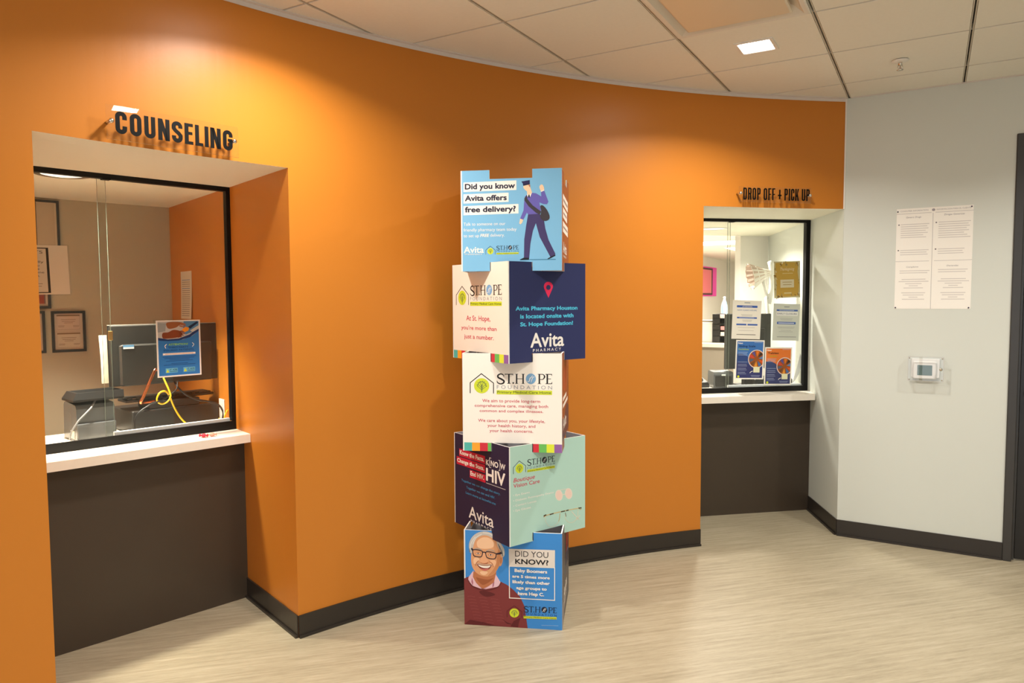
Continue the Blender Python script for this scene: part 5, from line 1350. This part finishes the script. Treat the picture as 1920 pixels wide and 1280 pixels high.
# monitor on the office desk, its grey back towards the window
t = thing('monitor', 'grey backed monitor on the far office desk beside the recess end wall', 'monitor', (-1.50, 7.62, 1.0955))
CF = Fr((-1.50, 7.62, 1.0955))
mb = MB(); mb.box(CF, (-.235, -.012, .30), (.24, .02, .60), paint('grey_monitor_back', (112, 106, 98), .45), bevel=.006); mb.build('rear_shell', t)
mb = MB(); mb.box(CF, (-.03, .021, .02), (.03, .045, .42), 'dark_plastic', bevel=.004); mb.build('stand', t)
mb = MB(); mb.box(CF, (-.10, -.03, 0), (.10, .11, .0195), 'dark_plastic', bevel=.004); mb.build('base', t)

# desk things close behind the pick up window
def desk(s, d, z): return FR.w((s, d, z))
t = thing('receipt_printer', 'dark glossy receipt printer at the left of the drop off desk', 'printer', desk(.33, .42, .867))
F = Fr(desk(.275, .36, .867), FR.x, FR.y).rot(-.15)
mb = MB(); prof = [(0, 0), (0, .10), (.01, .118), (.12, .124), (.14, .115), (.15, .02), (.15, 0)]
mb.loft([[F.w((x, y, z)) for y, z in prof] for x in (0., .002, .148, .150)], 'gloss_grey', True); mb.build('housing', t)
mb = MB(); mb.box(F, (.012, -.006, .012), (.138, -.0005, .088), 'black_plastic', bevel=.003); mb.build('front_cover', t)
mb = MB(); mb.box(F, (.06, -.0075, .092), (.092, -.0005, .102), ink((224, 228, 226))); part_label(mb.build('sticker', t), 'small white sticker')
t = thing('desk_phone', 'black handset lying at the left end of the drop off desk', 'telephone', desk(.19, .42, .867))
F = Fr(desk(.15, .38, .867), FR.x, FR.y)
mb = MB(); mb.loft([[F.w((x, y, z)) for x, y in ((0, 0), (.10, 0), (.10, .16), (0, .16))] for z in (0, .02)] + [[F.w((x, y, z)) for (x, y), z in (((.005, .005), .04), ((.095, .005), .04), ((.095, .155), .075), ((.005, .155), .075))]], 'black_plastic', True); mb.build('base', t)
mb = MB(); mb.tube([F.w((.03, -.0, .055)), F.w((.03, .03, .078)), F.w((.03, .08, .092)), F.w((.03, .13, .10)), F.w((.03, .165, .09))], [.02, .016, .012, .016, .02], 'black_plastic', 10); mb.build('handset', t)
t = thing('monitor', 'black monitor seen from behind between the notices of the drop off window', 'monitor', desk(.62, .46, .867))
MF = Fr(desk(.635, .43, 1.235), FR.x, FR.y).rot(.05)
mb = MB(); mb.box(MF, (-.235, .0, -.235), (.155, .028, .19), 'grey_plastic', bevel=.004); mb.build('rear_shell', t)
mb = MB(); mb.box(MF, (-.12, -.022, -.12), (.09, -.0005, .08), 'dark_plastic', bevel=.006); mb.build('rear_housing', t)
mb = MB(); mb.box(MF, (-.04, -.012, -.356), (.03, .012, -.236), 'black_plastic', bevel=.004); mb.build('stand', t)
mb = MB(); mb.box(MF, (-.12, -.08, -.367), (.11, .10, -.3565), 'black_plastic', bevel=.004); mb.build('base', t)
t = thing('desktop_computer', 'low black computer box under the flyers of the drop off window', 'computer', desk(.66, .24, .867))
F = Fr(desk(.49, .14, .867), FR.x, FR.y)
mb = MB(); mb.box(F, (0, 0, .003), (.30, .20, .085), 'dark_plastic', bevel=.004); mb.build('case', t)
mb = MB(); mb.box(F, (.0, -.003, .010), (.30, -.0005, .078), 'black_plastic'); mb.build('rear_panel', t)
# cables on the pick up desk
mb = MB(); mb.tube(smooth_loop([tuple(desk(*p)) for p in ((.455, .22, .871), (.44, .20, .93), (.452, .19, .985), (.47, .22, .99), (.478, .26, .93), (.47, .3, .872))], 6, False), .004, 'black_cable', 8)
tag(mb.build('power_cable'), 'black cable looping beside the dark printer on the drop off desk', 'cable')
# white lamp with a pleated paper shade
t = thing('desk_lamp', 'white jointed desk lamp with pleated fan shade behind the drop off window', 'lamp', desk(.80, .50, .867))
def D(s, z, d=.5): return desk(s, d, z)
mb = MB(); mb.lathe(Fr(D(.815, .867)), [(.07, 0), (.07, .012), (.02, .022), (.012, .03)], 'white_plastic', 24); mb.build('base', t)
mb = MB(); mb.tube([D(.815, .89), D(.812, 1.15), D(.80, 1.42), D(.775, 1.55)], [.012, .012, .014, .012], 'white_plastic', 12); mb.build('lower_arm', t)
mb = MB(); mb.tube([D(.790, 1.55), D(.765, 1.62), D(.745, 1.70)], [.013, .012, .012], 'white_plastic', 12); mb.tube([D(.80, 1.50), D(.825, 1.62), D(.828, 1.74), D(.818, 1.80), D(.80, 1.83)], [.02, .022, .018, .022, .016], 'white_plastic', 12); mb.build('upper_arm', t)
mb = MB()
hub = D(.81, 1.745); axis = (D(.66, 1.715)-hub).normalized(); vx = axis.cross(FR.y).normalized(); vy = FR.y
N = 28; loops = []
for f, r0 in ((0., .022), (.35, .045), (.7, .075), (1., .098)):
    loops.append([hub+axis*(.175*f)+(vx*math.cos(a)+vy*math.sin(a)*.6)*(r0*(1+(.10 if i % 2 else -.06)*f)) for i, a in enumerate([2*math.pi*i/N for i in range(N)])])
mb.loft(loops, paint('shade_paper', (240, 234, 226), .6), False); 
inner = [[p*.985+hub*.015 for p in l] for l in loops]
mb.loft([loops[-1], inner[-1]], paint('shade_rim', (206, 176, 156), .6), False); mb.loft(inner[::-1], paint('shade_inner', (200, 176, 160), .6), False)
mb.build('shade', t)
# rolled white paper at the window's lower right
def edge(f, k): return .762+.070*f**.8+k*(.003+.034*math.sin(math.pi*f)**.8)
mb = MB(); mb.loft([[desk(edge(f, 0), .108, .905+.235*f), desk(edge(f, 1), .112, .905+.235*f), desk(edge(f, 1), .1126, .905+.235*f), desk(edge(f, 0), .1086, .905+.235*f)] for f in [i/10 for i in range(11)]], ink((250, 248, 244)), True)
tag(mb.build('paper_sheet'), 'white paper leaning in the lower right corner of the drop off window', 'paper sheet')
